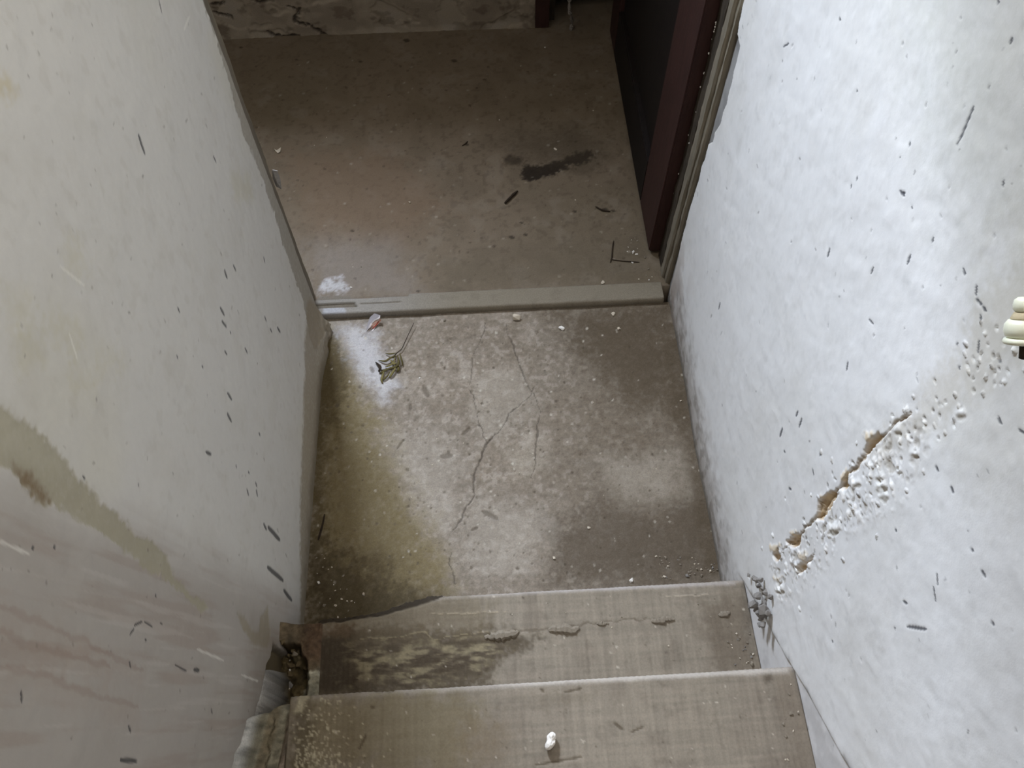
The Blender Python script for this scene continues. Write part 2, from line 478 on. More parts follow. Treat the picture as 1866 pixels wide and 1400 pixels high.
# beige repair band along the diagonal crack
wr.patch([(1900, 480), (1830, 515), (1770, 600), (1700, 690), (1640, 765), (1590, 815), (1610, 840), (1680, 790), (1760, 730), (1840, 650), (1900, 620)], (192, 184, 170), .02, .03, .55, 0, .4)
wr.patch([(1640, -60), (1900, -60), (1900, 480), (1760, 420), (1680, 200)], (190, 189, 179), .10, .06, .6, 0, .25)
wr.patch([(1900, 380), (1900, 900), (1780, 900), (1700, 800), (1790, 560), (1840, 430)], (206, 202, 192), .05, .05, .45, 0, .3)
crk = [(1660, 748), (1640, 770), (1612, 795), (1580, 822), (1560, 850), (1545, 868), (1530, 890), (1500, 915), (1490, 942), (1455, 975), (1435, 998), (1412, 1022)]
wr.crack(crk, .0026, (150, 128, 96), .8, -.003, .008)
TAN = (186, 158, 118)
for pl, dh in (([(1575, 822), (1590, 798), (1603, 792), (1592, 812), (1580, 828)], -.006), ([(1490, 912), (1515, 895), (1522, 900), (1512, 925), (1498, 950), (1486, 945)], -.006),
               ([(1432, 988), (1450, 972), (1458, 975), (1457, 995), (1440, 996)], -.008), ([(1448, 1034), (1470, 1020), (1482, 1010), (1478, 1022), (1462, 1040), (1452, 1048)], -.008),
               ([(1535, 878), (1544, 870), (1541, 892), (1532, 890)], -.005), ([(1408, 1012), (1418, 1002), (1422, 1016), (1412, 1024)], -.007), ([(1415, 1068), (1424, 1060), (1422, 1078)], -.006)):
    wr.patch(pl, TAN, .002, .006, .9, dh, .3)
    c = np.mean(np.array(pl), 0)
    wr.patch([(c[0] - 12, c[1] - 16), (c[0] + 6, c[1] - 20), (c[0] - 2, c[1] - 6)], (224, 204, 170), .004, .01, .7, .0015)
wr.patch([(1395, 1000), (1480, 930), (1560, 850), (1640, 780), (1680, 800), (1630, 900), (1540, 960), (1480, 1040), (1420, 1090)], None, .02, .02, 1, .0)
q = wr.sl([R_((1395, 1090)), R_((1690, 760)), R_((1640, 930))], .02)
reg = 1 - sstep(-.02, .03, poly_sd(U[q], V[q], [R_(p) for p in [(1395, 1000), (1480, 930), (1560, 850), (1640, 780), (1690, 800), (1630, 910), (1540, 960), (1480, 1040), (1420, 1090)]]))
lump = fbm(U[q] * 75, V[q] * 75, 77, 4)
wr.D[q] += reg * (.0022 * sstep(.6, .8, lump) - .002 * sstep(.4, .26, lump))
wr.mix(reg * sstep(.40, .3, lump) * .5, (150, 138, 118), q)
wr.mix(reg * sstep(.6, .75, lump) * .6, (236, 232, 226), q)
for x, y, r in [(1605, 868, 8), (1607, 886, 10), (1612, 902, 9), (1515, 962, 11), (1420, 1072, 9), (1750, 752, 10), (1638, 785, 6), (1668, 826, 8), (1562, 880, 7), (1640, 858, 5)]:
    wr.patch([(x + r * math.cos(a), y + r * math.sin(a)) for a in np.linspace(0, 6.28, 9)[:-1]], (236, 234, 230), .004, .004, .8, .0012)
    wr.patch([(x + r * .9 * math.cos(a) + 1, y + r * .9 + r * .5 * math.sin(a)) for a in np.linspace(0, 6.28, 9)[:-1]], (160, 152, 138), .002, .004, .7, -.0016)
# soiled foot of the wall, stair-slope skirting and its grime line
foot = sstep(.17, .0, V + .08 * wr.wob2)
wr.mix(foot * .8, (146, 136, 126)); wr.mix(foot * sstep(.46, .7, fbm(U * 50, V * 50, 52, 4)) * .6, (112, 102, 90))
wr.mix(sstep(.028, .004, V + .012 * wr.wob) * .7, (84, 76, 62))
wr.mix(sstep(-.16, .0, U) * sstep(.34, .05, V) * sstep(.42, .62, n2) * .5, (156, 140, 128))
sk = (V - T1) + .908 * (U - N1)          # < 0 under the line joining the nosings
inside = sstep(-.73, -.77, U)
wr.D -= .0055 * sstep(.006, -.004, sk + .006 * wr.wob2) * inside
wr.mix(sstep(.0, -.01, sk) * inside * .6, (210, 206, 204))
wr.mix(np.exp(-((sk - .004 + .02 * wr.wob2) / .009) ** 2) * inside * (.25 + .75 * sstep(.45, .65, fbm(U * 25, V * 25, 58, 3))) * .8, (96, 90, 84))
wr.mix(sstep(.05, .0, sk) * sstep(.5, .7, n2) * inside * .35, (166, 162, 160))
for a, b, w in [((1777, 196), (1747, 262), 7), ((1511, 453), (1507, 467), 6), ((1660, 465), (1655, 481), 7), ((1701, 434), (1699, 441), 6), ((1591, 487), (1587, 498), 5), ((1544, 660), (1541, 674), 6),
                ((1460, 763), (1455, 778), 6), ((1425, 781), (1420, 795), 7), ((1453, 750), (1450, 758), 6), ((1495, 824), (1493, 830), 6), ((1313, 552), (1310, 563), 5), ((1564, 322), (1563, 329), 5),
                ((1553, 336), (1552, 342), 4), ((1642, 348), (1650, 356), 7), ((1646, 350), (1652, 352), 5), ((1820, 0), (1822, 6), 7), ((1846, 70), (1843, 80), 8), ((1831, 330), (1830, 338), 6),
                ((1660, 258), (1659, 266), 6), ((1643, 285), (1643, 287), 4), ((1663, 376), (1664, 379), 4), ((1427, 85), (1436, 79), 4), ((1530, 33), (1532, 36), 5), ((1564, 164), (1565, 167), 4),
                ((1755, 490), (1758, 500), 6), ((1779, 520), (1777, 538), 5), ((1785, 576), (1786, 590), 7), ((1742, 626), (1743, 628), 6), ((1782, 622), (1780, 642), 6), ((1746, 668), (1747, 671), 7),
                ((1820, 655), (1822, 660), 7), ((1583, 582), (1590, 590), 4), ((1437, 890), (1441, 892), 5), ((1428, 822), (1430, 824), 5), ((1480, 855), (1482, 866), 5), ((1707, 1045), (1709, 1065), 4),
                ((1701, 1068), (1704, 1095), 5), ((1652, 1142), (1687, 1147), 6), ((1630, 1144), (1630, 1146), 6), ((1646, 1096), (1652, 1100), 6), ((1790, 1040), (1796, 1050), 7), ((1733, 888), (1737, 897), 8),
                ((1706, 850), (1709, 858), 6), ((1818, 760), (1823, 772), 6), ((1855, 782), (1866, 790), 6), ((1808, 1134), (1811, 1137), 8), ((1770, 1000), (1775, 1004), 6), ((1516, 1168), (1517, 1170), 6),
                ((1633, 965), (1634, 968), 6), ((1790, 560), (1795, 566), 8), ((1779, 545), (1787, 556), 6)]:
    wr.mark(a, b, w, (52, 52, 60), .85)
r_ = random.Random(5)
for i in range(140):
    x, y = r_.uniform(1250, 1866), r_.uniform(0, 1390)
    wr.mark((x, y), (x + r_.uniform(-3, 2), y + r_.uniform(0, 7)), r_.uniform(2, 5), (128, 124, 122), r_.uniform(.2, .7), r_.choice((0, -.0008)))
for i in range(130):
    t = r_.random(); x = 1400 + 440 * t + r_.gauss(0, 35); y = 1030 - 430 * t + r_.gauss(20, 30)
    wr.mark((x, y), (x + r_.uniform(-2, 4), y + r_.uniform(1, 7)), r_.uniform(3, 6), r_.choice(((150, 140, 124), (110, 102, 94), (238, 236, 230))), r_.uniform(.4, .9), r_.choice((-.002, .002)))
# jagged plaster edge beside the door frame: white skim in front, grey undercoat behind
edge = [(1356, -6), (1350, 30), (1344, 62), (1349, 84), (1343, 110), (1338, 130), (1330, 165), (1325, 190), (1319, 204), (1313, 226), (1304, 240), (1300, 258), (1291, 262), (1286, 285), (1278, 305), (1274, 325), (1268, 345),
        (1257, 380), (1250, 405), (1243, 430), (1232, 480), (1222, 520), (1214, 548)]
ep = [R_(p) for p in edge]
zz = np.array([p[1] for p in ep])[::-1]; yy = np.array([p[0] for p in ep])[::-1]
ye = np.interp(wr.vs, zz, yy) + .004 * (fbm(wr.vs * 60, wr.vs * 0, 66, 3) - .5)
beyond = sstep(-.0015, .0015, U - ye[:, None])
wr.D -= .007 * beyond
wr.mix(beyond, (150, 148, 146)); wr.mul(1 - .25 * beyond * sstep(.4, .7, n2))
wr.mix(np.exp(-((U - ye[:, None] - .002) / .0022) ** 2) * .8, (48, 44, 38))
wall_right = wr.build('wall_right', lambda u, v, d: np.stack([W - d, u, v], -1), M_wall, back=(1.0, 0, 0))
tag(wall_right, 'white plastered wall right of the stairs with a diagonal crack', kind='structure')

# ---- landing
fl = Surf(axis(-.05, .91, -.02, .88, .0022), axis(-.9, .0, -.82, .0, .0022), F_, (131, 120, 107), 37)
U, V = fl.U, fl.V
n1, n2, n3 = fbm(U * 5, V * 5, 71, 4), fbm(U * 22, V * 22, 72, 4), fbm(U * 90, V * 90, 73, 3)
fl.D += .004 * (n1 - .5) + .002 * (n2 - .5) + .0012 * (n3 - .5)
fl.mix(sstep(.45, .7, n1) * .4, (130, 117, 102)); fl.mix(sstep(.52, .75, n2) * .22, (116, 103, 88)); fl.mix(sstep(.55, .8, fbm(U * 14, V * 14, 79, 4)) * .3, (166, 155, 142)); fl.mul(1 + .35 * (fbm(U * 210, V * 210, 78, 2) - .5))
fl.mix(sstep(.6, .75, n3) * .35, (96, 84, 70)); fl.mix(sstep(.42, .28, n3) * .3, (182, 172, 160))
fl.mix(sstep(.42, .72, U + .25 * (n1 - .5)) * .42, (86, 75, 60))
# faint trowel lines across
fl.D += .0006 * (fbm(U * 6, V * 190, 75, 2) - .5) * sstep(.7, .3, U); fl.mul(1 + .16 * (fbm(U * 7, V * 170, 76, 3) - .5))
# jamb shadow painted olive on the left, dirt and painted shade in its corner, darker right half, pale scuffs
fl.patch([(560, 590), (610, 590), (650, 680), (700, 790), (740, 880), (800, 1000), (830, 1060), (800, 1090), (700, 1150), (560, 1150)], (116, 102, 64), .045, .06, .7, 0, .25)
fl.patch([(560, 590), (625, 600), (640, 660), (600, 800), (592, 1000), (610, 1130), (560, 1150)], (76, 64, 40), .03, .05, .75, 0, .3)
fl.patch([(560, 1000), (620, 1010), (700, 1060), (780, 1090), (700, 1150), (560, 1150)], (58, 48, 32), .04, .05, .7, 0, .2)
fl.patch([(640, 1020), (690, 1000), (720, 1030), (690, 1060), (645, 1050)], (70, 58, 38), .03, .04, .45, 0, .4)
fl.patch([(1010, 570), (1220, 555), (1240, 760), (1150, 740), (1050, 640)], (80, 68, 52), .06, .06, .8, 0, .3)
fl.patch([(1000, 960), (1100, 900), (1200, 930), (1300, 880), (1330, 1070), (1000, 1070)], (84, 73, 60), .05, .06, .75, 0, .3)
fl.patch([(1200, 620), (1250, 620), (1320, 1050), (1290, 1050), (1240, 800)], (84, 72, 56), .015, .02, .6, 0, .4)
fl.patch([(612, 595), (680, 600), (720, 700), (700, 730), (660, 690), (635, 640)], (206, 204, 208), .03, .03, .55, 0, .3)
fl.patch([(870, 680), (950, 660), (975, 740), (930, 790), (880, 790), (860, 720)], (164, 155, 142), .03, .06, .4, 0, .6)
fl.patch([(850, 940), (880, 905), (980, 920), (1000, 960), (960, 1040), (830, 1050)], (162, 153, 141), .03, .05, .45, .0, .5)
fl.patch([(700, 800), (800, 780), (850, 860), (820, 980), (760, 930)], (160, 151, 139), .05, .05, .4, 0, .3)
fl.patch([(1100, 840), (1240, 820), (1250, 900), (1130, 920)], (164, 154, 140), .04, .05, .5, 0, .5)
fl.patch([(930, 830), (980, 800), (990, 850), (940, 870)], (176, 166, 150), .03, .03, .4, 0, .5)
CK = (58, 50, 42)
for pl, w in (([(961, 725), (945, 742), (929, 754), (920, 772), (908, 786), (893, 800), (883, 814), (874, 839)], .0022), ([(893, 800), (878, 830), (863, 871), (863, 904), (850, 925), (844, 939), (826, 971)], .0026),
              ([(854, 707), (863, 721), (869, 768), (888, 805)], .0015), ([(920, 590), (926, 607), (940, 643), (954, 686), (976, 729), (983, 750), (977, 800), (976, 843), (967, 871)], .0018),
              ([(885, 585), (883, 604), (861, 650), (856, 703)], .0014), ([(822, 1009), (817, 1025), (829, 1050), (829, 1068)], .0016), ([(961, 725), (975, 705)], .0014)):
    fl.crack(pl, w * .9, CK, .62, -.0018, .006)
for a, b, w in [((772, 704), (779, 722), 11), ((748, 737), (747, 746), 7), ((724, 818), (735, 802), 4), ((805, 832), (822, 830), 12), ((676, 670), (680, 678), 8), ((655, 705), (656, 706), 10), ((660, 775), (661, 776), 8),
                ((613, 737), (614, 739), 12), ((741, 855), (743, 857), 8), ((880, 932), (905, 945), 10), ((870, 962), (860, 966), 6), ((943, 1036), (944, 1037), 8), ((990, 1058), (991, 1059), 7), ((843, 792), (856, 780), 7)]:
    fl.mark(a, b, w * .85, (84, 74, 62), .55, -.002)
r_ = random.Random(9)
for i in range(520):
    x, y = r_.uniform(575, 1300), r_.uniform(590, 1060)
    fl.mark((x, y), (x + r_.uniform(-2, 2), y + r_.uniform(0, 3)), r_.uniform(2, 5.5), r_.choice(((74, 64, 52), (84, 74, 60), (90, 80, 66), (96, 86, 72), (188, 180, 166))), r_.uniform(.3, .75), r_.choice((-.0015, -.001, 0)))
fl.mix(sstep(-.012, .0, V + .01 * fl.wob2) * .6, (74, 64, 50))  # shadow line of the threshold painted along its foot
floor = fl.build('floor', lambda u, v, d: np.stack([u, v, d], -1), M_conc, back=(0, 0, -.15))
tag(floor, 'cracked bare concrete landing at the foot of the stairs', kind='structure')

# ---- floor of the lower room
gl = Surf(axis(-1.02, 1.5, -.46, .9, .0038), axis(.04, 1.2, .04, 1.13, .0038), G_, (114, 100, 83), 53)
U, V = gl.U, gl.V
n1, n2, n3 = fbm(U * 4, V * 4, 81, 4), fbm(U * 18, V * 18, 82, 4), fbm(U * 80, V * 80, 83, 3)
gl.D += .004 * (n1 - .5) + .0016 * (n2 - .5) + .0008 * (n3 - .5)
gl.mix(sstep(.42, .7, n1) * .45, (100, 89, 71)); gl.mix(sstep(.5, .75, n2) * .3, (92, 80, 64)); gl.mix(sstep(.42, .25, n2) * .3, (132, 120, 106)); gl.mix(sstep(.58, .75, n3) * .3, (66, 56, 44))
gl.mix(sstep(.45, .08, V + .12 * (n1 - .5)) * .12, (124, 113, 100)); gl.mix(sstep(.6, 1.0, V) * .3, (88, 74, 60))
gl.patch([(560, 440), (720, 430), (760, 540), (580, 545)], (136, 127, 120), .06, .06, .5, 0, .3)
gl.patch([(520, 280), (700, 270), (820, 380), (740, 440), (560, 420)], (118, 96, 76), .06, .06, .5, 0, .2)
gl.patch([(578, 524), (590, 512), (622, 508), (630, 528), (610, 532), (584, 536)], (196, 193, 194), .010, .02, .75, .002, .7)
gl.patch([(950, 312), (962, 300), (990, 298), (1020, 292), (1050, 280), (1076, 270), (1084, 276), (1075, 290), (1060, 298), (1030, 306), (1010, 318), (985, 324), (960, 330), (952, 320)], (34, 25, 16), .006, .02, .95, -.001, .1)
gl.patch([(900, 260), (1050, 230), (1110, 270), (1080, 310), (960, 290)], (70, 60, 46), .05, .05, .55, 0, .4)
gl.patch([(918, 288), (930, 282), (950, 288), (945, 300), (922, 300)], (46, 36, 24), .008, .012, .7, 0, .3)
gl.patch([(800, 480), (1180, 440), (1190, 515), (800, 535)], (92, 82, 66), .06, .06, .55, 0, .4)
for x, y, r in [(825, 110, 9), (738, 73, 10), (655, 112, 5), (930, 432, 9), (955, 427, 6), (848, 262, 6), (437, 86, 5), (948, 405, 5), (760, 530, 5), (1045, 385, 6), (640, 420, 5), (1100, 382, 9), (1115, 384, 7)]:
    gl.mark((x, y), (x + 2 + r * .4, y + 1), r, (40, 32, 22), .75, -.001)
r_ = random.Random(12)
for i in range(330):
    x, y = r_.uniform(450, 1170), r_.uniform(90, 530)
    gl.mark((x, y), (x + r_.uniform(-2, 3), y + r_.uniform(0, 2)), r_.uniform(2, 6), r_.choice(((52, 43, 32), (60, 50, 38), (150, 140, 126))), r_.uniform(.25, .7), 0)
floor_r = gl.build('floor', lambda u, v, d: np.stack([u, v, d + .012], -1), M_room, back=(0, 0, -.15))
tag(floor_r, 'dark stained concrete floor of the room below the door', kind='structure')

# ---- far wall of the lower room: masonry with a deep high window and a dark side door
FY, FT = 1.075, .20
WX0, WX1, WZ0, WZ1 = -.60, -.18, 1.68, 2.22
DX0, DX1, DZ = .62, 1.42, 1.95
wall_far = boxes('wall_far', [((-1.1, FY, -.1), (DX0, FY + FT, WZ0)), ((-1.1, FY, WZ0), (WX0, FY + FT, 2.5)), ((WX1, FY, WZ0), (DX0, FY + FT, 2.5)), ((WX0, FY, WZ1), (WX1, FY + FT, 2.5)),
                              ((DX0, FY, DZ), (1.6, FY + FT, 2.5)), ((DX1, FY, -.1), (1.6, FY + FT, DZ))], M_dim)
tag(wall_far, 'peeling plaster wall at the back of the lower room', kind='structure')
pf = Surf(axis(-.6, DX0, -.44, DX0, .0035), axis(.006, .5, .006, .22, .0035), H_, (146, 133, 116), 61)
U, V = pf.U, pf.V
n1, n2 = fbm(U * 9, V * 12, 92, 4), fbm(U * 30, V * 40, 93, 4)
pf.mix(sstep(.45, .6, n1) * .5, (112, 98, 84)); pf.mix(sstep(.58, .72, n2) * .5, (84, 70, 56)); pf.mix(sstep(.42, .3, n1) * .4, (146, 136, 126))
pf.D += .003 * sstep(.44, .48, n1) + .002 * (n2 - .5) + .006 * sstep(.03, .0, V + .03 * (n1 - .5))
for pl in ([(385, 10), (400, 14), (405, 6)], [(388, 28), (410, 30), (420, 38)], [(455, 0), (470, 8), (500, 0)], [(520, 12), (545, 20), (540, 42), (560, 50)], [(485, 60), (510, 70), (545, 68)], [(560, 45), (580, 60), (600, 72)]):
    pf.crack(pl, .006, (44, 34, 26), .85, -.006, .015)
skin = pf.build('plaster_skin', lambda u, v, d: np.stack([u, FY - .006 - d, v], -1), M_room, wall_far, back=(0, .02, 0))
boxes('wall_side', [((-1.15, .05, -.1), (-1.0, FY, 2.5)), ((1.5, .05, -.1), (1.65, FY + 1.2, 2.5)), ((.4, FY + FT, -.1), (.55, FY + 1.2, 2.5)), ((.4, FY + 1.2, -.1), (1.65, FY + 1.3, 2.5)), ((.4, FY + FT, 2.3), (1.65, FY + 1.2, 2.5)), ((.4, FY + .08, -.2), (1.65, FY + 1.2, -.01))], M_dark)
tag(bpy.context.scene.objects['wall_side'], 'dark outer walls of the lower room and closet', kind='structure')
ceil = boxes('ceiling', [((-1.15, .0, 2.4), (1.65, FY + FT, 2.5))], M_dim); tag(ceil, 'low ceiling of the lower room', kind='structure')
lint = boxes('wall_front', [((-1.3, -.03, 1.53), (1.8, .13, 2.5)), ((-1.3, -.031, -.1), (-.03, .06, 1.56)), ((.90, .045, -.1), (1.8, .15, 1.56))], M_dim)  # unseen lintel set low to cut window light on the upper right wall
tag(lint, 'wall around the doorway at the landing', kind='structure')
back = boxes('wall_back', [((-.2, -2.45, -.1), (1.1, -2.3, 2.5)), ], M_plain); tag(back, 'wall at the head of the stairs', kind='structure')

# window frame in the deep opening
win = boxes('window_1', [((WX0, FY + FT - .05, WZ0), (WX0 + .03, FY + FT, WZ1)), ((WX1 - .03, FY + FT - .05, WZ0), (WX1, FY + FT, WZ1)),
                         ((WX0 + .03, FY + FT - .05, WZ0), (WX1 - .03, FY + FT, WZ0 + .03)), ((WX0 + .03, FY + FT - .05, WZ1 - .03), (WX1 - .03, FY + FT, WZ1))], M_trim)
tag(win, 'small high window frame in the far wall', kind='structure')

# ================================================================== stairs
stairs = empty('staircase', (W / 2, N1, 0))
tag(stairs, 'bare concrete stairs of worn treads leading down to the landing', 'stairs')


def profile(h0, h1, yn, depth, rad=.010):
    """points (y, z) from riser foot over the rounded nosing to the back of the tread"""
    pts = [(yn, z) for z in np.arange(h0, h1 - rad, .012)]
    pts += [(yn - rad + rad * math.cos(a), h1 - rad + rad * math.sin(a)) for a in np.linspace(0, math.pi / 2, 7)]
    pts += [(y, h1) for y in np.arange(yn - rad - .0022, yn - depth, -.0022)]
    return np.array(pts)


def make_step(h0, h1, yn, depth, x0, x1, seed, paint):
    pr = profile(h0, h1, yn, depth)
    s = np.concatenate([[0], np.cumsum(np.hypot(*np.diff(pr, axis=0).T))])
    f = Surf(np.arange(x0, x1 + .0012, .0024), s, on(2, h1, (0, 1)), (134, 124, 110), seed)
    Y = np.broadcast_to(pr[:, 0][:, None], f.U.shape).copy(); Z = np.broadcast_to(pr[:, 1][:, None], f.U.shape).copy()
    f.V = Y                                                # patches are drawn on the tread plane
    f.wob = fbm(f.U * 160, Y * 160, seed + 50, 3) - .5; f.wob2 = fbm(f.U * 40, Y * 40, seed + 60, 3) - .5
    f.sl = lambda pts, pad: np.s_[:, max(0, int((min(p[0] for p in pts) - pad - x0) / .0024)):max(1, int((max(p[0] for p in pts) + pad - x0) / .0024) + 1)]
    dY = np.zeros(f.U.shape); dZ = np.zeros(f.U.shape)
    n1, n2, n3 = fbm(f.U * 6, Y * 6, seed, 4), fbm(f.U * 24, Y * 24, seed + 1, 4), fbm(f.U * 90, Y * 90, seed + 2, 3)
    f.D += .002 * (n1 - .5) + .0012 * (n2 - .5)
    f.mix(sstep(.45, .7, n1) * .4, (122, 111, 99)); f.mix(sstep(.55, .75, n2) * .35, (110, 99, 87)); f.mix(sstep(.6, .78, n3) * .25, (96, 85, 74))
    # form-board weave: fine lines both ways
    f.mul(1 + .26 * (fbm(f.U * 150, Y * 9, seed + 5, 2) - .5) + .24 * (fbm(f.U * 9, Y * 190, seed + 6, 2) - .5))
    f.D += .0003 * np.sin(f.U * 1900) + .0002 * (fbm(f.U * 150, Y * 9, seed + 5, 2) - .5)
    tread = sstep(yn - .002, yn - .012, Y)
    f.mix((1 - tread) * .3, (176, 168, 162))  # front edge paler: its highlight is put into the colour
    paint(f, Y, dY, dZ, Z)
    P = lambda u, v, d: np.stack([u, Y + dY + d * (1 - tread), Z + dZ + d * tread], -1)
    return f.build('step', P, M_step, stairs)


def paint1(f, Y, dY, dZ, Zt):
    U = f.U
    # broken nosing on the left
    xs = [-.05, .04, .10, .182, .244, .275, .296, 2]; ch = [.046, .043, .040, .034, .020, .010, .0, .0]
    c = np.interp(U, xs, ch) * (1 + .3 * f.wob2)
    wd_ = np.interp(U, [0, .04, .15, .22, .27, .296], [.008, .010, .015, .026, .020, .0]) * (1 + .5 * f.wob)
    e = Y - (N1 - c)                                        # > 0: lay in front of the present broken lip
    top_ = Zt >= T1 - .0101
    fr = np.where(top_, np.clip(e / np.maximum(c, 1e-4), 0, 1), 1.0) * (c > .0008) * (e > 0)
    dY += np.where(fr > 0, (N1 - c + wd_ * fr) - Y, 0)
    dZ += np.where(fr > 0, np.where(top_, T1 - 1.3 * wd_ * fr, np.minimum(Zt, T1 - 1.3 * wd_)) - Zt, 0)
    frac = sstep(.0, .35, fr)
    f.patch([(560, 1150), (700, 1146), (900, 1150), (980, 1165), (920, 1200), (880, 1260), (560, 1280)], (72, 61, 45), .015, .03, .85, 0, .25)
    f.patch([(560, 1090), (820, 1082), (900, 1100), (880, 1160), (560, 1160)], (106, 94, 74), .03, .03, .6, 0, .2)  # shadow tone painted over the left of the tread
    f.patch([(575, 1160), (640, 1150), (650, 1250), (575, 1260)], (56, 46, 34), .012, .02, .7, 0, .3)
    w = fbm(U * 40, Y * 140, 201, 4)
    n3_ = fbm(U * 150, Y * 260, 202, 2)
    q, m = f.patch([(640, 1185), (860, 1170), (920, 1175), (880, 1225), (760, 1245), (640, 1235)], None, .02, .03)
    f.mix(m * sstep(.44, .66, w[q]) * .7 * (.4 + .9 * n3_[q]), (150, 138, 110), q)
    f.mix(m * sstep(.45, .36, w[q]) * .5, (62, 50, 36), q)
    f.patch([(570, 1145), (640, 1140), (640, 1155), (570, 1165)], (104, 84, 64), .01, .015, .4)
    f.crack([(780, 1118), (850, 1118), (920, 1114)], .0013, (170, 156, 132), .5, .001, .007)
    f.crack([(655, 1166), (735, 1160), (772, 1150), (790, 1166), (900, 1150)], .0013, (150, 137, 108), .5, .001, .010)
    f.crack([(880, 1160), (960, 1150), (1060, 1140), (1120, 1132), (1220, 1126)], .0022, (92, 80, 66), .6, -.001, .01)
    f.crack([(1212, 1088), (1250, 1086), (1292, 1084)], .0014, (178, 166, 148), .55, .001, .004)
    f.patch([(860, 1075), (1340, 1060), (1340, 1066), (860, 1084)], (176, 169, 166), .004, .004, .45)  # painted highlight along the nosing
    f.patch([(1280, 1100), (1360, 1090), (1390, 1225), (1300, 1225)], (98, 86, 72), .02, .03, .6, 0, .3)
    r = random.Random(41)
    for i in range(70):
        x, y = r.uniform(600, 1370), r.uniform(1075, 1240)
        f.mark((x, y), (x + r.uniform(-2, 2), y + r.uniform(0, 2)), r.uniform(2, 5), r.choice(((80, 70, 58), (190, 180, 164))), r.uniform(.4, .8), 0)
    f.mix(sstep(N2 + .02, N2 - .002, Y + .01 * f.wob2) * .5, (84, 72, 58))
    f.mix(frac * .92, (46, 37, 26))


def paint2(f, Y, dY, dZ, Zt):
    U = f.U
    f.patch([(535, 1260), (760, 1250), (860, 1290), (860, 1420), (535, 1420)], (112, 100, 70), .04, .05, .55, 0, .2)  # jamb shadow carried on as painted olive tone
    f.patch([(535, 1260), (570, 1258), (560, 1420), (525, 1420)], (70, 60, 42), .012, .02, .6, 0, .3)
    f.patch([(540, 1262), (565, 1262), (552, 1300), (536, 1300)], (176, 166, 140), .004, .01, .7, 0, .3)
    f.patch([(620, 1246), (716, 1244), (716, 1258), (600, 1258)], (64, 52, 38), .004, .008, .7, -.003)
    f.patch([(840, 1325), (920, 1330), (930, 1400), (830, 1400)], (116, 100, 78), .03, .03, .5, 0, .3)
    f.patch([(960, 1275), (1000, 1268), (1090, 1262), (1080, 1275), (990, 1290)], (104, 92, 76), .012, .02, .4, 0, .5)
    f.patch([(1392, 1232), (1405, 1226), (1408, 1240), (1396, 1248)], (84, 74, 62), .004, .008, .8)
    f.patch([(560, 1250), (1435, 1218), (1438, 1227), (560, 1262)], (190, 182, 172), .004, .004, .45)  # lit rim of this nosing, painted on
    f.patch([(1420, 1240), (1470, 1240), (1500, 1420), (1440, 1420)], (116, 104, 90), .015, .02, .5, 0, .3)
    for a, b, w in [((655, 1365), (667, 1340), 5), ((678, 1288), (680, 1291), 7), ((986, 1256), (990, 1260), 6), ((1120, 1318), (1135, 1330), 6), ((1030, 1262), (1060, 1255), 4), ((975, 1395), (1060, 1380), 4), ((1150, 1335), (1172, 1325), 4)]:
        f.mark(a, b, w, (74, 62, 46), .7, -.001)
    r = random.Random(43)
    for i in range(230):
        x, y = 535 + abs(r.gauss(0, 55)), r.uniform(1265, 1400)
        if r.random() < .6: y = 1400 - abs(r.gauss(0, 35))
        f.mark((x, y), (x + r.uniform(-2, 3), y + r.uniform(0, 3)), r.uniform(2, 5.5), (186, 176, 150), r.uniform(.3, .75), .0006)
    for i in range(60):
        x, y = r.uniform(600, 1440), r.uniform(1250, 1400)
        f.mark((x, y), (x + r.uniform(-2, 2), y + r.uniform(0, 2)), r.uniform(2, 5), r.choice(((84, 74, 60), (190, 180, 164))), r.uniform(.3, .7), 0)


XL = .063
s1 = make_step(-.01, T1, N1, N1 - N2 + .03, .058, W + .004, 101, paint1)
s2 = make_step(T1 - .02, T2, N2, N2 - N3 + .03, XL, W + .004, 111, paint2)


def close_step(o, h0, depth):
    """turn the tread sheet into a solid block by giving it sides, a back and a bottom"""
    bm = bmesh.new(); bm.from_mesh(o.data)
    e = [x for x in bm.edges if x.is_boundary]
    g = bmesh.ops.extrude_edge_only(bm, edges=e)
    vs = [v for v in g['geom'] if isinstance(v, bmesh.types.BMVert)]
    for v in vs: v.co.z = h0
    be = [x for x in bm.edges if x.is_boundary]
    try: bmesh.ops.contextual_create(bm, geom=be)
    except Exception: pass
    bmesh.ops.recalc_face_normals(bm, faces=bm.faces)
    bm.to_mesh(o.data); bm.free()


close_step(s1, -.012, 0); close_step(s2, T1 - .022, 0)
tag(s1, 'lower step with a broken nosing and damp white streaks'); tag(s2, 'upper step with lime spots at its left end')
h = T2; yn = N3
for k in range(4):                                         # steps under and behind the viewer
    h += .175
    boxes('step', [((XL, yn - .215, h - .2), (W - .002, yn, h))], M_stepplain, stairs); yn -= .192
box('stair_core', (XL, yn, -.1), (W - .002, N2 - .03, T1 - .022), M_dark, stairs)

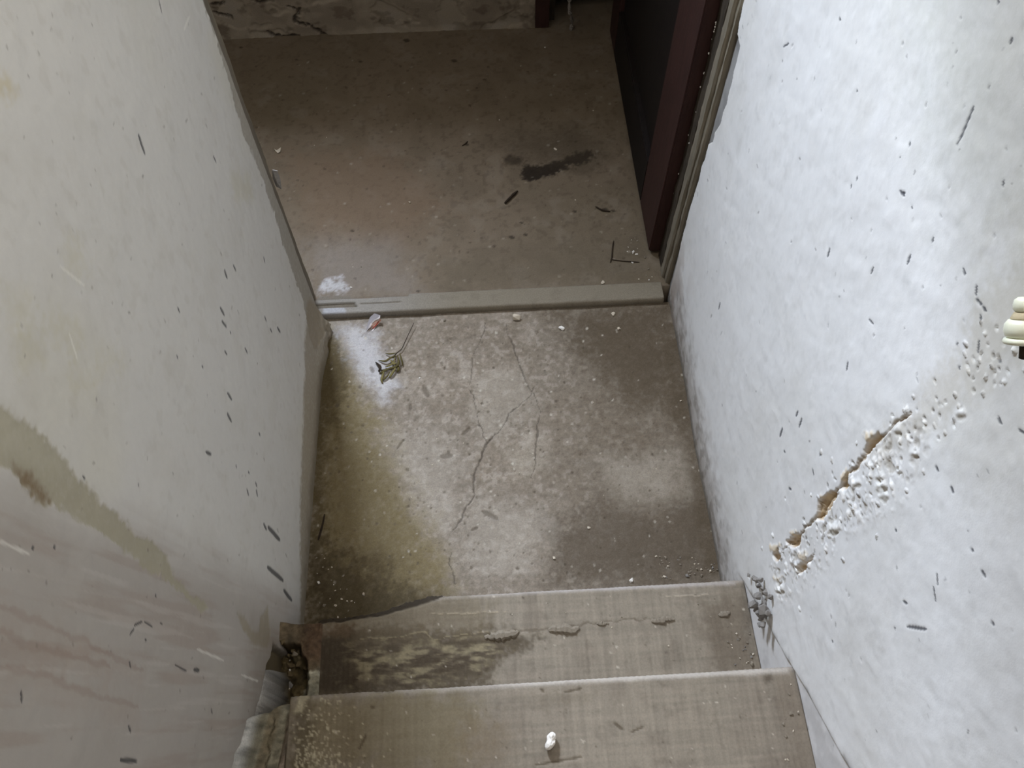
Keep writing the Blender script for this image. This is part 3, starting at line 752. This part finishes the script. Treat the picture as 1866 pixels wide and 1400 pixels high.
# ================================================================== doorway: threshold, frame, door leaf
door = empty('door_1', (W / 2, .06, 0)); tag(door, 'old maroon door standing open into the dark lower room', kind='structure')
pr = np.array([(-.002, -.01), (-.002, .004), (-.0015, .010), (.001, .0155), (.004, .018)] + [(y, .018) for y in np.arange(.007, .050, .0018)] + [(.052, .016), (.054, .011), (.055, .0)])
sill = Surf(np.arange(-.035, .846, .0024), np.arange(len(pr)) * .002, on(2, .018, (0, 1)), (126, 117, 102), 131)
Ys = np.broadcast_to(pr[:, 0][:, None], sill.U.shape).copy(); Zs = np.broadcast_to(pr[:, 1][:, None], sill.U.shape).copy()
n1, n2 = fbm(sill.U * 9, Ys * 30, 133, 4), fbm(sill.U * 40, Ys * 60, 134, 4)
sill.D += .003 * (n1 - .5) + .0015 * (n2 - .5)
sill.mix(sstep(.5, .7, n1) * .4, (124, 115, 100)); sill.mix(sstep(.55, .75, n2) * .4, (110, 100, 86)); sill.mix(sstep(.35, .1, sill.U) * .5, (150, 146, 142))
top = sstep(.012, .017, Zs)
def sillpatch(x0, x1, y0, y1, dh, col, a):
    m = sstep(x0 - .004, x0 + .004, sill.U + .006 * n2) * sstep(x1 + .004, x1 - .004, sill.U + .02 * n2) * sstep(y0 - .0012, y0 + .0012, Ys) * sstep(y1 + .0012, y1 - .0012, Ys)
    sill.D[:] += dh * m; sill.mix(m * a, col)
sillpatch(-.04, .088, .019, .033, -.006, (96, 86, 72), .8)
sillpatch(.09, .2, .026, .029, -.003, (90, 80, 66), .7)
sillpatch(-.04, .22, .044, .060, -.006, (100, 90, 76), .7)
sillpatch(.0, .06, .001, .017, .001, (176, 176, 182), .6)
sill.mix(sstep(.006, .0, Zs) * .6, (80, 70, 54))
sill.build('threshold', lambda u, v, d: np.stack([u, Ys - d * (1 - top), Zs + d * top], -1), M_conc, door, back=(0, 0, -.03))


def post(name, prof, z0, z1, m, seed, amp=.002, parent=door):
    """a vertical moulding: plan profile (x, y) drawn up from z0 to z1 with worn, uneven faces"""
    zs = np.concatenate([np.arange(z0, 1.0, .012), np.arange(1.0, z1 + .01, .06)]); n = len(prof)
    co = []
    for k, z in enumerate(zs):
        for i, (x, y) in enumerate(prof):
            a = fbm(np.array(z * 14.0 + i * 7.7), np.array(i * 3.1), seed, 3) - .5
            b = fbm(np.array(z * 60.0 + i * 5.3), np.array(i * 1.7), seed + 1, 2) - .5
            co.append((x + 2 * amp * a + amp * b, y + 1.5 * amp * a - amp * b, z))
    bm = bmesh.new(); vs = [bm.verts.new(c) for c in co]
    for k in range(len(zs) - 1):
        for i in range(n):
            bm.faces.new((vs[k * n + i], vs[k * n + (i + 1) % n], vs[(k + 1) * n + (i + 1) % n], vs[(k + 1) * n + i]))
    bm.faces.new(vs[:n][::-1]); bm.faces.new(vs[-n:])
    bmesh.ops.recalc_face_normals(bm, faces=bm.faces)
    return link(name, bm, m, parent)


# right side: two grey moulded strips, a bare dark strip
post('moulding', [(.90, .047), (.861, .047), (.857, .051), (.857, .061), (.860, .065), (.90, .065)], .015, 1.56, M_trim, 3, .0022)
post('moulding', [(.90, .066), (.855, .066), (.851, .070), (.851, .092), (.855, .096), (.90, .096)], .012, 1.56, M_trim, 13, .0018)
post('frame_post', [(.90, .098), (.856, .098), (.853, .102), (.853, .140), (.90, .140)], .012, 1.56, M_trimdark, 23, .003)
# left side: frame strip that shows past the wall edge
post('moulding', [(-.10, -.028), (-.034, -.028), (-.028, -.02), (-.030, .02), (-.034, .03), (-.10, .03)], .012, 1.56, M_trimdark, 33, .003)
post('frame_post', [(-.10, .032), (-.036, .032), (-.032, .038), (-.032, .075), (-.10, .075)], .012, 1.56, M_trim, 43, .002)

# the leaf, opened at right angles into the room: stiles, rails and sunk panels
leaf = empty('door_leaf', (.84, .13, .02)); adopt(leaf, door); leaf.location = (.84, .13, .02)
XF, XB, D0, D1 = .827, .865, .146, 1.020


def member(name, y0, y1, z0, z1, m, inset=0.0, bev=.003):
    bm = bmesh.new(); bbox(bm, (XF + inset, y0, z0), (XB - inset, y1, z1), bev)
    o = link(name, bm, m); o.parent = leaf
    o.matrix_parent_inverse = Matrix.Translation((.84, .13, .02)).inverted()
    return o


member('stile', D0, D0 + .17, .022, 1.54, M_maroon); member('stile', D1 - .11, D1, .022, 1.54, M_maroon)
for z0, z1 in ((.022, .17), (.72, .85), (1.43, 1.54)): member('rail', D0 + .17, D1 - .11, z0, z1, M_maroon if z0 > .5 else M_leaf)
for z0, z1 in ((.17, .72), (.85, 1.43)): member('panel', D0 + .17, D1 - .11, z0, z1, M_leaf, .014, 0)

# side doorway in the far wall: maroon post and dark closet
d2 = empty('door_2', (DX0, FY, 0)); tag(d2, 'dark side doorway in the far wall with a maroon post', kind='structure')
post('frame_post', [(.596, FY - .016), (.640, FY - .016), (.640, FY + .08), (.62, FY + .08), (.62, FY - .0), (.596, FY - .0)], .012, 1.95, M_maroon, 53, .002, d2)
post('door_stop', [(.642, FY + .02), (.66, FY + .02), (.66, FY + .07), (.642, FY + .07)], .012, 1.95, M_trimdark, 63, .002, d2)

# ================================================================== broken mortar strip between the left wall and the steps
bl = Surf(np.arange(-.014, XL + .006, .0018), np.arange(-1.36, -.7885, .0018), on(2, .2, (0, 1)), (140, 134, 116), 151)
U, V = bl.U, bl.V
ns, nf = fbm(U * 40, V * 40, 153, 4) - .5, fbm(U * 120, V * 120, 154, 3) - .5
zl = .158 + .0 * U                                              # ledge at the lower step
slp = .245 + .55 * (-.95 - V)                                   # fill rising with the stairs
ridge = np.interp(U, [-.02, -.004, .004, .012, .030, .044, .052, .058, .064, .07], [.07, .06, .045, .012, .004, .0, .014, .016, -.03, -.06])
fill = slp + ridge * (1 + .8 * fbm(V * 30, U * 0, 155, 3)) + .012 * ns
pit = .112 + .04 * ns + np.interp(U, [0, .04, .054], [0, .0, .05])
w_fill = sstep(-.915, -.945, V + .03 * ns + np.interp(U, [0, .03, .065], [.03, .0, .01]))
w_pit = sstep(-.826, -.842, V - np.interp(U, [0, .03, .05, .065], [.0, .0, -.03, -.06]) + .03 * ns) * (1 - w_fill)
z = zl + .010 * ns + .03 * sstep(.03, -.01, U)
z = z * (1 - w_pit) + pit * w_pit
z = z * (1 - w_fill) + fill * w_fill + .003 * nf
low = sstep(.058, .066, U) * sstep(-.93, -.95, V)
z = z - low * .10
edg = sstep(.003, -.002, U + .015 * ns) * sstep(-.862, -.885, V)
zr = .226 + .48 * (-.843 - V) + .006 * nf
z = z * (1 - edg) + np.maximum(z, zr - np.clip(U, 0, 1) * 8) * edg
bl.mix(np.clip(1 - w_fill, 0, 1), (96, 83, 64)); bl.mix((1 - w_fill) * sstep(.02, .05, U) * sstep(-.875, -.84, V), (84, 66, 50))
bl.mix(w_pit * sstep(.0, .012, .048 - U), (84, 72, 48)); bl.mix(w_pit * sstep(-.05, -.3, ns) * .7, (44, 36, 24)); bl.mix(w_pit * sstep(.1, .3, ns) * .6, (140, 128, 98))
bl.mix((1 - w_fill) * sstep(-.868, -.878, V + .02 * ns) * sstep(.036, .044, U + .03 * ns), (132, 126, 108)); bl.mix(np.exp(-((V + .872 + .03 * ns) / .004) ** 2) * sstep(.034, .042, U), (172, 166, 146))
bl.mix(w_fill * sstep(.010, .004, U), (186, 184, 178)); bl.mix(w_fill * sstep(.012, .018, U) * sstep(.034, .026, U) * .8, (128, 116, 94)); bl.mix(w_fill * sstep(.02, .024, U) * np.exp(-((U - .026 - .02 * ns) / .0016) ** 2) * .9, (54, 46, 32))
bl.mix(w_fill * sstep(.043, .047, U), (146, 132, 118)); bl.mix(w_fill * sstep(.0, -.3, ns) * .3, (96, 86, 66)); bl.mix(low, (44, 38, 28))
bl.mix(w_fill * sstep(-1.0, -1.05, V) * sstep(.012, .018, U) * sstep(.03, .02, U) * .6, (70, 58, 44))
bl.mix(edg * .9, (160, 156, 150))
bl.mul(1 + 1.1 * (fbm(U * 130, V * 130, 158, 3) - .5)); bl.mul(1 + .6 * (fbm(U * 45, V * 45, 159, 3) - .5))
bl.D = z
fillob = bl.build('mortar_strip', lambda u, v, d: np.stack([u, v, d], -1), M_conc, stairs, back=(0, 0, -.25))
tag(fillob, 'broken mortar strip between the left wall and the steps')


def fill_z(x, y):
    i = min(max(int((x + .014) / .0018), 0), bl.U.shape[1] - 1); j = min(max(int((y + 1.36) / .0018), 0), bl.U.shape[0] - 1)
    return z[j, i]


def surf_z(f, x, y, off=0.0):
    i = min(np.searchsorted(f.us, x), len(f.us) - 1); j = min(np.searchsorted(f.vs, y), len(f.vs) - 1)
    return f.D[j, i] + off


# ================================================================== loose things
MESH = {}


def stone(name, x, y, zb, r, mt, label, cat, group=None, squash=.6, seed=None):
    k = seed if seed is not None else rng.randrange(6)
    key = (mt.name, k, squash)
    if key not in MESH: MESH[key] = stone_mesh(name, 100 + k, mt, squash)
    o = bpy.data.objects.new(name, MESH[key]); C.objects.link(o)
    o.location = (x, y, zb - .0003)
    o.rotation_euler = (0, 0, rng.uniform(0, 6.28))
    o.scale = (r * rng.uniform(.85, 1.2), r * rng.uniform(.75, 1.05), r * rng.uniform(.8, 1.1))
    return tag(o, label, cat, group)


def at_floor(px, py):
    h = hit(px, py, 2, 0.0); return h[0], h[1], surf_z(fl, h[0], h[1])


def at_room(px, py):
    h = hit(px, py, 2, 0.012); return h[0], h[1], surf_z(gl, h[0], h[1], .012)


def at_t1(px, py):
    h = hit(px, py, 2, T1); return h[0], h[1], T1


def at_t2(px, py):
    h = hit(px, py, 2, T2); return h[0], h[1], T2


PXM = .00092                                                    # metres per photo pixel around the landing

# white chips, each its own
x, y, zz_ = at_t2(1003, 1352)
bm = bmesh.new(); bmesh.ops.create_icosphere(bm, subdivisions=3, radius=1)
for v in bm.verts:                                              # two knobs with a waist and a broken foot
    d = v.co.copy(); k = 1 - .28 * math.exp(-((d.y - .1) / .28) ** 2) + .12 * float(fbm(np.array(d.x * 2.2 + 5), np.array(d.y * 2.2 + d.z * 1.7), 88, 3) - .5) * 4
    v.co = Vector((d.x * .0088 * k - d.y * -.003 - (.002 if d.y < -.2 else 0) * abs(d.y), d.y * .0128, .009 + d.z * .0095 * k))
    v.co.z = max(0, v.co.z)
o = link('plaster_lump', bm, M_chip, loc=(x, y, zz_ + .0002), smooth=False); o.scale = (1.0, 1.0, 1.0)
tag(o, 'white plaster lump lying alone on the upper step', 'plaster lump')
for px, py, r, m_, lab, cat in [
        (941, 582, .0150, M_crumb, 'cream plaster chip lying against the front of the door threshold', 'plaster chip'),
        (1023, 599, .0095, M_chip, 'small white chip on the landing right of the cream chip by the threshold', 'plaster chip'),
        (1128, 600, .0058, M_crumb, 'tiny pale chip on the landing nearest the right wall and the threshold', 'plaster chip'),
        (765, 689, .003, M_chip, 'tiny white chip on the landing beside the dried sprig', 'plaster chip'),
        (1150, 1058, .0068, M_chip, 'small white pebble at the edge of the lower step nosing', 'pebble'),
        (663, 1084, .0062, M_crumb, 'largest pale pebble in the dark corner of the landing', 'pebble'),
        (1117, 573, .007, M_crumb, 'pale chip tight against the threshold near its right end', 'plaster chip'),
        (810, 584, .0055, M_crumb2, 'grey pebble just in front of the middle of the threshold', 'pebble'),
        (1073, 962, .0045, M_crumb, 'pale pebble alone on the dark lower right of the landing', 'pebble'),
        (1010, 1017, .0052, M_crumb, 'pale pebble on the landing below the granular white scuff', 'pebble'),
        (1240, 731, .003, M_crumb, 'small pale pebble on the landing touching the right wall', 'pebble')]:
    x, y, zz_ = at_floor(px, py); stone('plaster_chip' if 'chip' in cat else 'pebble', x, y, zz_, r, m_, lab, cat, seed=rng.randrange(6), squash=.55)
for px, py, r, m_, lab, cat in [
        (1098, 516, .0065, M_crumb, 'pale chip behind the right half of the threshold on the room floor', 'plaster chip'),
        (640, 524, .0032, M_chip, 'tiny white chip beside the whitish patch on the room floor', 'plaster chip'),
        (747, 369, .0045, M_crumb, 'tiny pale pebble alone in the middle of the room floor', 'pebble'),
        (1012, 272, .0055, M_crumb, 'pale pebble at the upper edge of the dark oil stain', 'pebble'),
        (910, 219, .003, M_crumb, 'tiny pale pebble far back on the room floor left of the oil stain', 'pebble'),
        (993, 86, .003, M_chip, 'tiny white pebble at the foot of the maroon post', 'pebble')]:
    x, y, zz_ = at_room(px, py); stone('plaster_chip' if 'chip' in cat else 'pebble', x, y, zz_, r, m_, lab, cat, seed=rng.randrange(6), squash=.55)
x, y, zz_ = at_t1(1320, 1121)


def scatter(n, quad, fn, r0, r1, label, group, mats, bias=1.0, cat='crumb'):
    for i in range(n):
        a, b = rng.random() ** bias, rng.random()
        p = [(1 - a) * ((1 - b) * quad[0][k] + b * quad[1][k]) + a * ((1 - b) * quad[3][k] + b * quad[2][k]) for k in (0, 1)]
        x, y, zz = fn(*p)
        stone('mortar_crumb', x, y, zz, rng.uniform(r0, r1) * (1.6 if rng.random() < .12 else 1), rng.choice(mats), label, cat, group)


scatter(46, [(1195, 1012), (1300, 1005), (1318, 1052), (1205, 1058)], at_floor, .0013, .0038, 'mortar crumb among the loose ones at the right end of the landing', 'crumbs at the right end of the landing', [M_crumb2, M_crumb2, M_crumb, M_mortar])
scatter(22, [(1325, 1160), (1368, 1150), (1378, 1212), (1330, 1216)], at_t1, .0013, .0034, 'mortar crumb in the right corner of the lower step', 'crumbs in the right corner of the lower step', [M_crumb2, M_crumb, M_mortar])
scatter(14, [(1425, 1250), (1448, 1240), (1472, 1392), (1430, 1392)], at_t2, .0013, .003, 'mortar crumb along the right end of the upper step', 'crumbs along the right end of the upper step', [M_crumb2, M_crumb])
scatter(26, [(572, 1010), (600, 1005), (665, 1125), (570, 1130)], at_floor, .0012, .003, 'pale crumb in the dark left corner of the landing', 'crumbs in the dark left corner of the landing', [M_crumb, M_crumb2, M_chip])
scatter(18, [(1140, 430), (1160, 430), (1192, 512), (1135, 515)], at_room, .0014, .0036, 'pale crumb on the room floor at the foot of the open door', 'crumbs at the foot of the open door', [M_crumb, M_crumb2, M_chip])
scatter(26, [(640, 620), (1210, 600), (1290, 980), (620, 980)], at_floor, .0010, .0022, 'tiny crumb scattered over the middle of the landing', 'crumbs over the middle of the landing', [M_crumb, M_crumb2])
scatter(14, [(450, 100), (1090, 100), (1140, 500), (600, 500)], at_room, .0012, .0024, 'tiny crumb scattered over the floor of the lower room', 'crumbs over the lower room floor', [M_crumb, M_crumb2])
scatter(10, [(930, 1070), (1330, 1060), (1340, 1200), (900, 1230)], at_t1, .0010, .0022, 'tiny crumb on the middle of the lower step', 'crumbs on the middle of the lower step', [M_crumb, M_crumb2])

# ridges of set mortar that stand on the lower step
for pts, r in [([(884, 1162), (905, 1160), (925, 1156), (945, 1151)], .0085), ([(1000, 1148), (1020, 1147), (1040, 1149), (1056, 1147)], .009), ([(1088, 1137), (1098, 1137), (1108, 1136)], .0042),
               ([(1186, 1131), (1200, 1132), (1212, 1129), (1228, 1128)], .0062), ([(1310, 1121), (1320, 1120), (1328, 1116)], .0058)]:
    P = [at_t1(*p) for p in pts]; P = smoothline([(a, b, T1 + .0005) for a, b, c in P], 5)
    R = [r * (.35 + .65 * math.sin(math.pi * (i + .6) / (len(P) + .2))) * rng.uniform(.7, 1.25) for i in range(len(P))]
    P = [(a + rng.uniform(-.001, .001), b + rng.uniform(-.0016, .0016), c) for a, b, c in P]
    link('mortar_ridge', tube(P, R, 7, .8), M_crumb2, s1)

# crumpled wrapper on the landing, leaning on the threshold
wp = lambda cx, cy, h: (lambda q: (q[0], q[1], h))(hit(640 + cx / 7.775, 540 + cy / 7.775, 2, h))
wr_o = empty('paper_scrap', (.118, -.022, 0)); tag(wr_o, 'crumpled white paper scrap with a red edge at the threshold', 'paper scrap')


def sheet(name, pts, faces, m, parent, th=.0007):
    bm = bmesh.new(); vs = [bm.verts.new(p) for p in pts]
    for f in faces: bm.faces.new([vs[i] for i in f])
    bmesh.ops.recalc_face_normals(bm, faces=bm.faces)
    g = bmesh.ops.solidify(bm, geom=list(bm.faces), thickness=th)
    bmesh.ops.recalc_face_normals(bm, faces=bm.faces)
    return link(name, bm, m, parent)


sheet('paper_fold', [wp(212, 490, .003), wp(232, 390, .008), wp(268, 295, .014), wp(330, 244, .019), wp(412, 268, .020), wp(390, 300, .017), wp(330, 330, .013), wp(270, 385, .009), wp(245, 440, .006)],
      [(0, 1, 8), (1, 7, 8), (1, 2, 7), (2, 6, 7), (2, 3, 6), (3, 5, 6), (3, 4, 5)], M_paperg, wr_o)
sheet('white_rim', [wp(212, 492, .004), wp(245, 440, .0075), wp(270, 385, .0105), wp(330, 330, .0145), wp(390, 300, .0185), wp(412, 268, .0215), wp(408, 310, .019), wp(385, 322, .016), wp(338, 345, .0125), wp(300, 385, .009), wp(268, 440, .006)],
      [(0, 1, 10), (1, 2, 9, 10), (2, 3, 8, 9), (3, 4, 7, 8), (4, 5, 6, 7)], M_paper, wr_o)
sheet('red_strip', [wp(300, 452, .0035), wp(350, 400, .0055), wp(384, 352, .0095), (wp(392, 362, .0085)), wp(362, 412, .0045), wp(310, 462, .0028)], [(0, 1, 4, 5), (1, 2, 3, 4)], M_red, wr_o)
sheet('inner_fold', [wp(262, 450, .003), wp(300, 385, .006), wp(345, 345, .009), wp(375, 340, .010), wp(372, 370, .007), wp(330, 420, .003)], [(0, 1, 5), (1, 2, 4, 5), (2, 3, 4)], M_pink, wr_o)
sheet('red_edge', [wp(240, 492, .0012), wp(330, 420, .004), wp(376, 366, .008), wp(404, 316, .016), wp(428, 335, .008), wp(400, 385, .0035), wp(330, 440, .0015)], [(0, 1, 6), (1, 2, 5, 6), (2, 3, 4, 5)], M_pink, wr_o)
sheet('white_rim', [wp(285, 500, .0008), wp(330, 440, .0022), wp(348, 428, .0022), wp(310, 490, .0008)], [(0, 1, 2, 3)], M_paper, wr_o)

# dried sprig on the landing
sp = empty('dried_sprig', (.16, -.12, 0)); tag(sp, 'dried olive sprig with curled leaves and a long bare stem', 'sprig')


def spt(pts):
    return [(lambda q: (q[0], q[1], h + surf_z(fl, q[0], q[1])))(hit(640 + cx / 7.775, 540 + cy / 7.775, 2, h)) for cx, cy, h in pts]


P = smoothline(spt([(888, 375, .012), (820, 520, .010), (760, 650, .008), (715, 745, .007), (650, 800, .006), (600, 850, .005)]), 4)
link('stem', tube(P, [.0007 + .0007 * i / len(P) for i in range(len(P))], 6), M_twig, sp)
for pts, r, m_ in [([(650, 800, .006), (560, 815, .009), (485, 812, .004)], .0018, M_sprig), ([(640, 830, .006), (550, 880, .010), (480, 920, .008), (385, 908, .003)], .0026, M_sprig),
                   ([(620, 850, .006), (600, 940, .010), (520, 990, .008), (480, 1000, .003)], .0022, M_sprig2), ([(655, 830, .006), (670, 920, .012), (650, 985, .010), (560, 1020, .006), (420, 1050, .004)], .0030, M_sprig),
                   ([(690, 800, .006), (705, 880, .010), (725, 950, .007), (715, 1000, .002)], .0018, M_sprig), ([(420, 1090, .002), (395, 1060, .006), (415, 1010, .010), (375, 960, .008), (340, 930, .004)], .0026, M_twig),
                   ([(560, 1010, .006), (470, 1060, .006), (400, 1095, .002)], .0030, M_sprig), ([(640, 1000, .008), (600, 1060, .008), (555, 1130, .006), (540, 1160, .002)], .0030, M_sprig2),
                   ([(470, 1050, .006), (450, 1110, .006), (430, 1190, .005), (450, 1235, .002)], .0026, M_sprig2), ([(650, 960, .008), (670, 1030, .007), (650, 1080, .002)], .0030, M_sprig),
                   ([(560, 1060, .005), (510, 1130, .006), (460, 1180, .004), (440, 1160, .002)], .0024, M_sprig), ([(560, 900, .010), (600, 960, .010), (640, 940, .008)], .0026, M_sprig2)]:
    P = smoothline(spt(pts), 5); n = len(P)
    link('leaf', tube(P, [max(.0004, 1.15 * r * math.sin(math.pi * (i + .7) / (n + .6)) ** .8) for i in range(n)], 6, .45), m_, sp, smooth=True)

# twigs and straws
def twig(name, fn, pts, r, m_, label, cat='twig', n=4, lift=None):
    P = []
    for i, p in enumerate(pts):
        x, y, zz = fn(*p); P.append((x, y, zz + r * .9))
    P = smoothline(P, n)
    o = link(name, tube(P, [r * rng.uniform(.8, 1.15) * (.55 if i in (0, len(P) - 1) else 1) for i in range(len(P))], 6), m_)
    return tag(o, label, cat)


twig('twig', at_floor, [(592, 938), (588, 958), (580, 985)], .0022, M_twig, 'short dark twig on the landing along the left wall')
twig('twig', at_room, [(943, 350), (934, 358), (926, 366), (920, 372)], .0042, M_twig, 'thick dark twig stub on the room floor below the oil stain')
twig('straw', at_room, [(1118, 440), (1116, 455), (1115, 470), (1112, 480)], .0018, M_twig, 'thin dark straw pointing away from the stairs on the room floor', 'straw')
twig('straw', at_room, [(1112, 474), (1135, 477), (1165, 479)], .0014, M_twig, 'thin dark straw lying crosswise near the foot of the door', 'straw')
twig('twig', at_room, [(1085, 378), (1098, 385), (1112, 387)], .0026, M_twig, 'small curved twig on the room floor near the open door')
twig('twig', at_room, [(842, 266), (848, 262), (852, 258)], .002, M_twig, 'tiny twig in the middle of the dark room floor')

# dry leaf flake on the room floor by the left door edge
x, y, zz_ = at_room(507, 276)
sheet_o = sheet('leaf_flake', [(x + a, y + b, zz_ + c) for a, b, c in ((-.010, .004, .006), (-.004, .001, .003), (.004, .003, .007), (.010, .005, .010), (.007, -.005, .003), (.0, -.008, .0015), (-.006, -.003, .003))],
                [(0, 1, 6), (1, 5, 6), (1, 4, 5), (1, 2, 4), (2, 3, 4)], M_crumb, None, .0008)
tag(sheet_o, 'pale dry flake on the room floor beside the left door edge', 'flake')

# rubble in the broken corner at the left end of the steps
for i, (px, py, r, m_) in enumerate([(515, 1240, .009, M_mortar), (500, 1249, .006, M_crumb), (522, 1205, .010, M_rubble), (508, 1190, .007, M_rubble), (540, 1205, .009, M_rubble), (530, 1180, .008, M_rubble), (502, 1220, .006, M_rubble),
                                   (536, 1190, .006, M_crumb2), (548, 1212, .006, M_rubble), (520, 1222, .007, M_rubble), (509, 1196, .003, M_chip), (497, 1216, .003, M_chip), (499, 1240, .0025, M_chip), (512, 1176, .006, M_rubble)]):
    h = hit(px, py, 2, .15); xx = min(max(h[0], .006), .05)
    if i < 2: stone('stone', xx, h[1], fill_z(xx, h[1]) - r * .15, r, m_, ('grey slab of mortar in the hole at the left end of the steps', 'pale stone beside the grey mortar slab in the broken corner')[i], 'stone', seed=i, squash=.6)
    else: stone('stone', xx, h[1], fill_z(xx, h[1]) - r * .15, r, m_, 'brown rubble stone in the broken corner left of the steps', 'stone', 'rubble in the broken corner left of the steps')

# mortar lump stuck to the right wall over the lower step
lm = empty('mortar_lump', (W, -.83, .24)); tag(lm, 'rough grey mortar lump stuck on the right wall above the lower step', 'mortar')
for px, py, r in [(1374, 1062, .008), (1382, 1056, .007), (1380, 1078, .008), (1376, 1094, .010), (1386, 1092, .012), (1394, 1100, .011), (1380, 1108, .009), (1390, 1114, .011), (1384, 1124, .007), (1378, 1070, .006), (1392, 1126, .008), (1398, 1092, .006), (1360, 1052, .005), (1368, 1056, .006), (1388, 1084, .008), (1376, 1118, .007), (1398, 1112, .007), (1384, 1134, .006), (1394, 1136, .007), (1384, 1068, .005)]:
    h = hit(px, py, 0, W - .010)
    key = ('lump', rng.randrange(5))
    if key not in MESH: MESH[key] = stone_mesh('mortar_clod', 300 + key[1], M_mortar, .9, 18)
    o = bpy.data.objects.new('mortar_clod', MESH[key]); C.objects.link(o); adopt(o, lm)
    o.location = (h[0] + .004, h[1], h[2] - r * .5); o.scale = (r * 1.05, r * rng.uniform(.8, 1.1), r * 1.15); o.rotation_euler = (rng.uniform(0, 6), rng.uniform(0, 6), rng.uniform(0, 6))

# ceramic knob on the right wall at the edge of the view
c0 = hit(1872, 586, 0, W - .018); KS = .76
dn = (hit(1862, 640, 0, W - .022) - hit(1868, 545, 0, W - .022)); dn /= np.linalg.norm(dn)
kn = empty('ceramic_knob', tuple(c0)); tag(kn, 'cream ceramic knob with two collars fixed to the right wall', 'knob')


def lathe(prof, seg=28):
    bm = bmesh.new(); rings = []
    a = Vector(dn); b = a.cross(Vector((1, 0, 0))).normalized(); c = a.cross(b).normalized()
    for t, r in prof: rings.append([bm.verts.new(Vector(c0) + a * t * KS + b * r * KS * math.cos(6.2831853 * k / seg) + c * r * KS * math.sin(6.2831853 * k / seg)) for k in range(seg)])
    for i in range(len(prof) - 1):
        for k in range(seg): bm.faces.new((rings[i][k], rings[i][(k + 1) % seg], rings[i + 1][(k + 1) % seg], rings[i + 1][k]))
    bm.faces.new(rings[0]); bm.faces.new(rings[-1])
    bmesh.ops.recalc_face_normals(bm, faces=bm.faces)
    return bm


link('collar', lathe([(-.026, .006), (-.026, .010), (-.023, .0135), (-.018, .0145), (-.013, .014), (-.010, .011)]), M_fit, kn, smooth=True)
link('neck', lathe([(-.0102, .012), (-.010, .013), (-.004, .016), (-.003, .016)]), M_fitb, kn, smooth=True)
link('collar', lathe([(-.003, .012), (-.002, .018), (.003, .0215), (.010, .022), (.015, .0205), (.017, .018)]), M_fit, kn, smooth=True)
link('lip', lathe([(.017, .017), (.018, .021), (.021, .0225), (.024, .021), (.025, .016)]), M_fit, kn, smooth=True)
link('screw', lathe([(.025, .006), (.040, .006), (.041, .004)]), M_trimdark, kn, smooth=True)

# cobweb strand hanging in the side doorway
P = [hit(1040 + 3 * math.sin(i * .9) + rng.uniform(-2, 2), 62 - i * 9, 1, 1.04) for i in range(12)]
P = [(p[0], 1.04 + .01 * math.sin(i), max(.013, p[2])) for i, p in enumerate(P)]
P += [(P[-1][0] + .01 * i, 1.04, P[-1][2] + .2 * i) for i in (1, 2, 3, 4, 5, 6, 7, 8)]
o = link('cobweb_strand', tube(smoothline(P, 3), [.0055 * rng.uniform(.5, 1.4) for i in range((len(P) - 1) * 3 + 1)], 6), M_web)
tag(o, 'grey dusty cobweb strand hanging in the dark side doorway', 'cobweb')

# loose paint scales along the left door edge, part of the wall
for px, py, r in [(376, 12, .004), (428, 149, .004), (444, 181, .0035), (450, 194, .003), (463, 220, .0035), (469, 237, .005), (475, 252, .003), (480, 268, .003), (487, 283, .004), (440, 168, .003), (456, 207, .003)]:
    h = hit(px, py, 0, -.012)
    key = ('scale', rng.randrange(3))
    if key not in MESH: MESH[key] = stone_mesh('paint_scale', 400 + key[1], M_chip, .7)
    o = bpy.data.objects.new('paint_scale', MESH[key]); C.objects.link(o); adopt(o, wall_left)
    o.location = (-.014, -.026, h[2]); o.scale = (r, r, r * 1.2); o.rotation_euler = (rng.uniform(0, 6), rng.uniform(0, 6), 0)
h0, h1, h2, h3 = [hit(*p, 1, -.022) for p in ((496, 310), (506, 312), (513, 345), (503, 340))]
hp = sheet('plaster_flake', [tuple(h0), tuple(h1), tuple((h1 + h2) / 2 + np.array([.002, 0, 0])), tuple(h2), tuple(h3), tuple((h0 + h3) / 2 - np.array([.003, 0, 0])), tuple((h0 + h2) / 2 + np.array([0, -.006, 0]))], [(0, 1, 6), (1, 2, 6), (2, 3, 6), (3, 4, 6), (4, 5, 6), (5, 0, 6)], M_mortar, wall_left, .002)

# flecks of old white paint on the frame beside the maroon door
for i, (px, py) in enumerate([(1291, 18), (1296, 14), (1292, 30), (1298, 26), (1289, 44), (1283, 72), (1280, 130), (1276, 160), (1282, 133), (1268, 205), (1255, 262), (1252, 240), (1232, 298), (1226, 345), (1294, 22)]):
    h = hit(px, py, 0, .8525)
    key = ('scale', i % 3)
    if key not in MESH: MESH[key] = stone_mesh('paint_scale', 400 + key[1], M_chip, .7)
    o = bpy.data.objects.new('paint_scale', MESH[key]); C.objects.link(o); adopt(o, door)
    r = rng.uniform(.0012, .0028); o.location = (.8535, min(max(h[1], .105), .139), h[2]); o.scale = (r, r, r * 1.5)
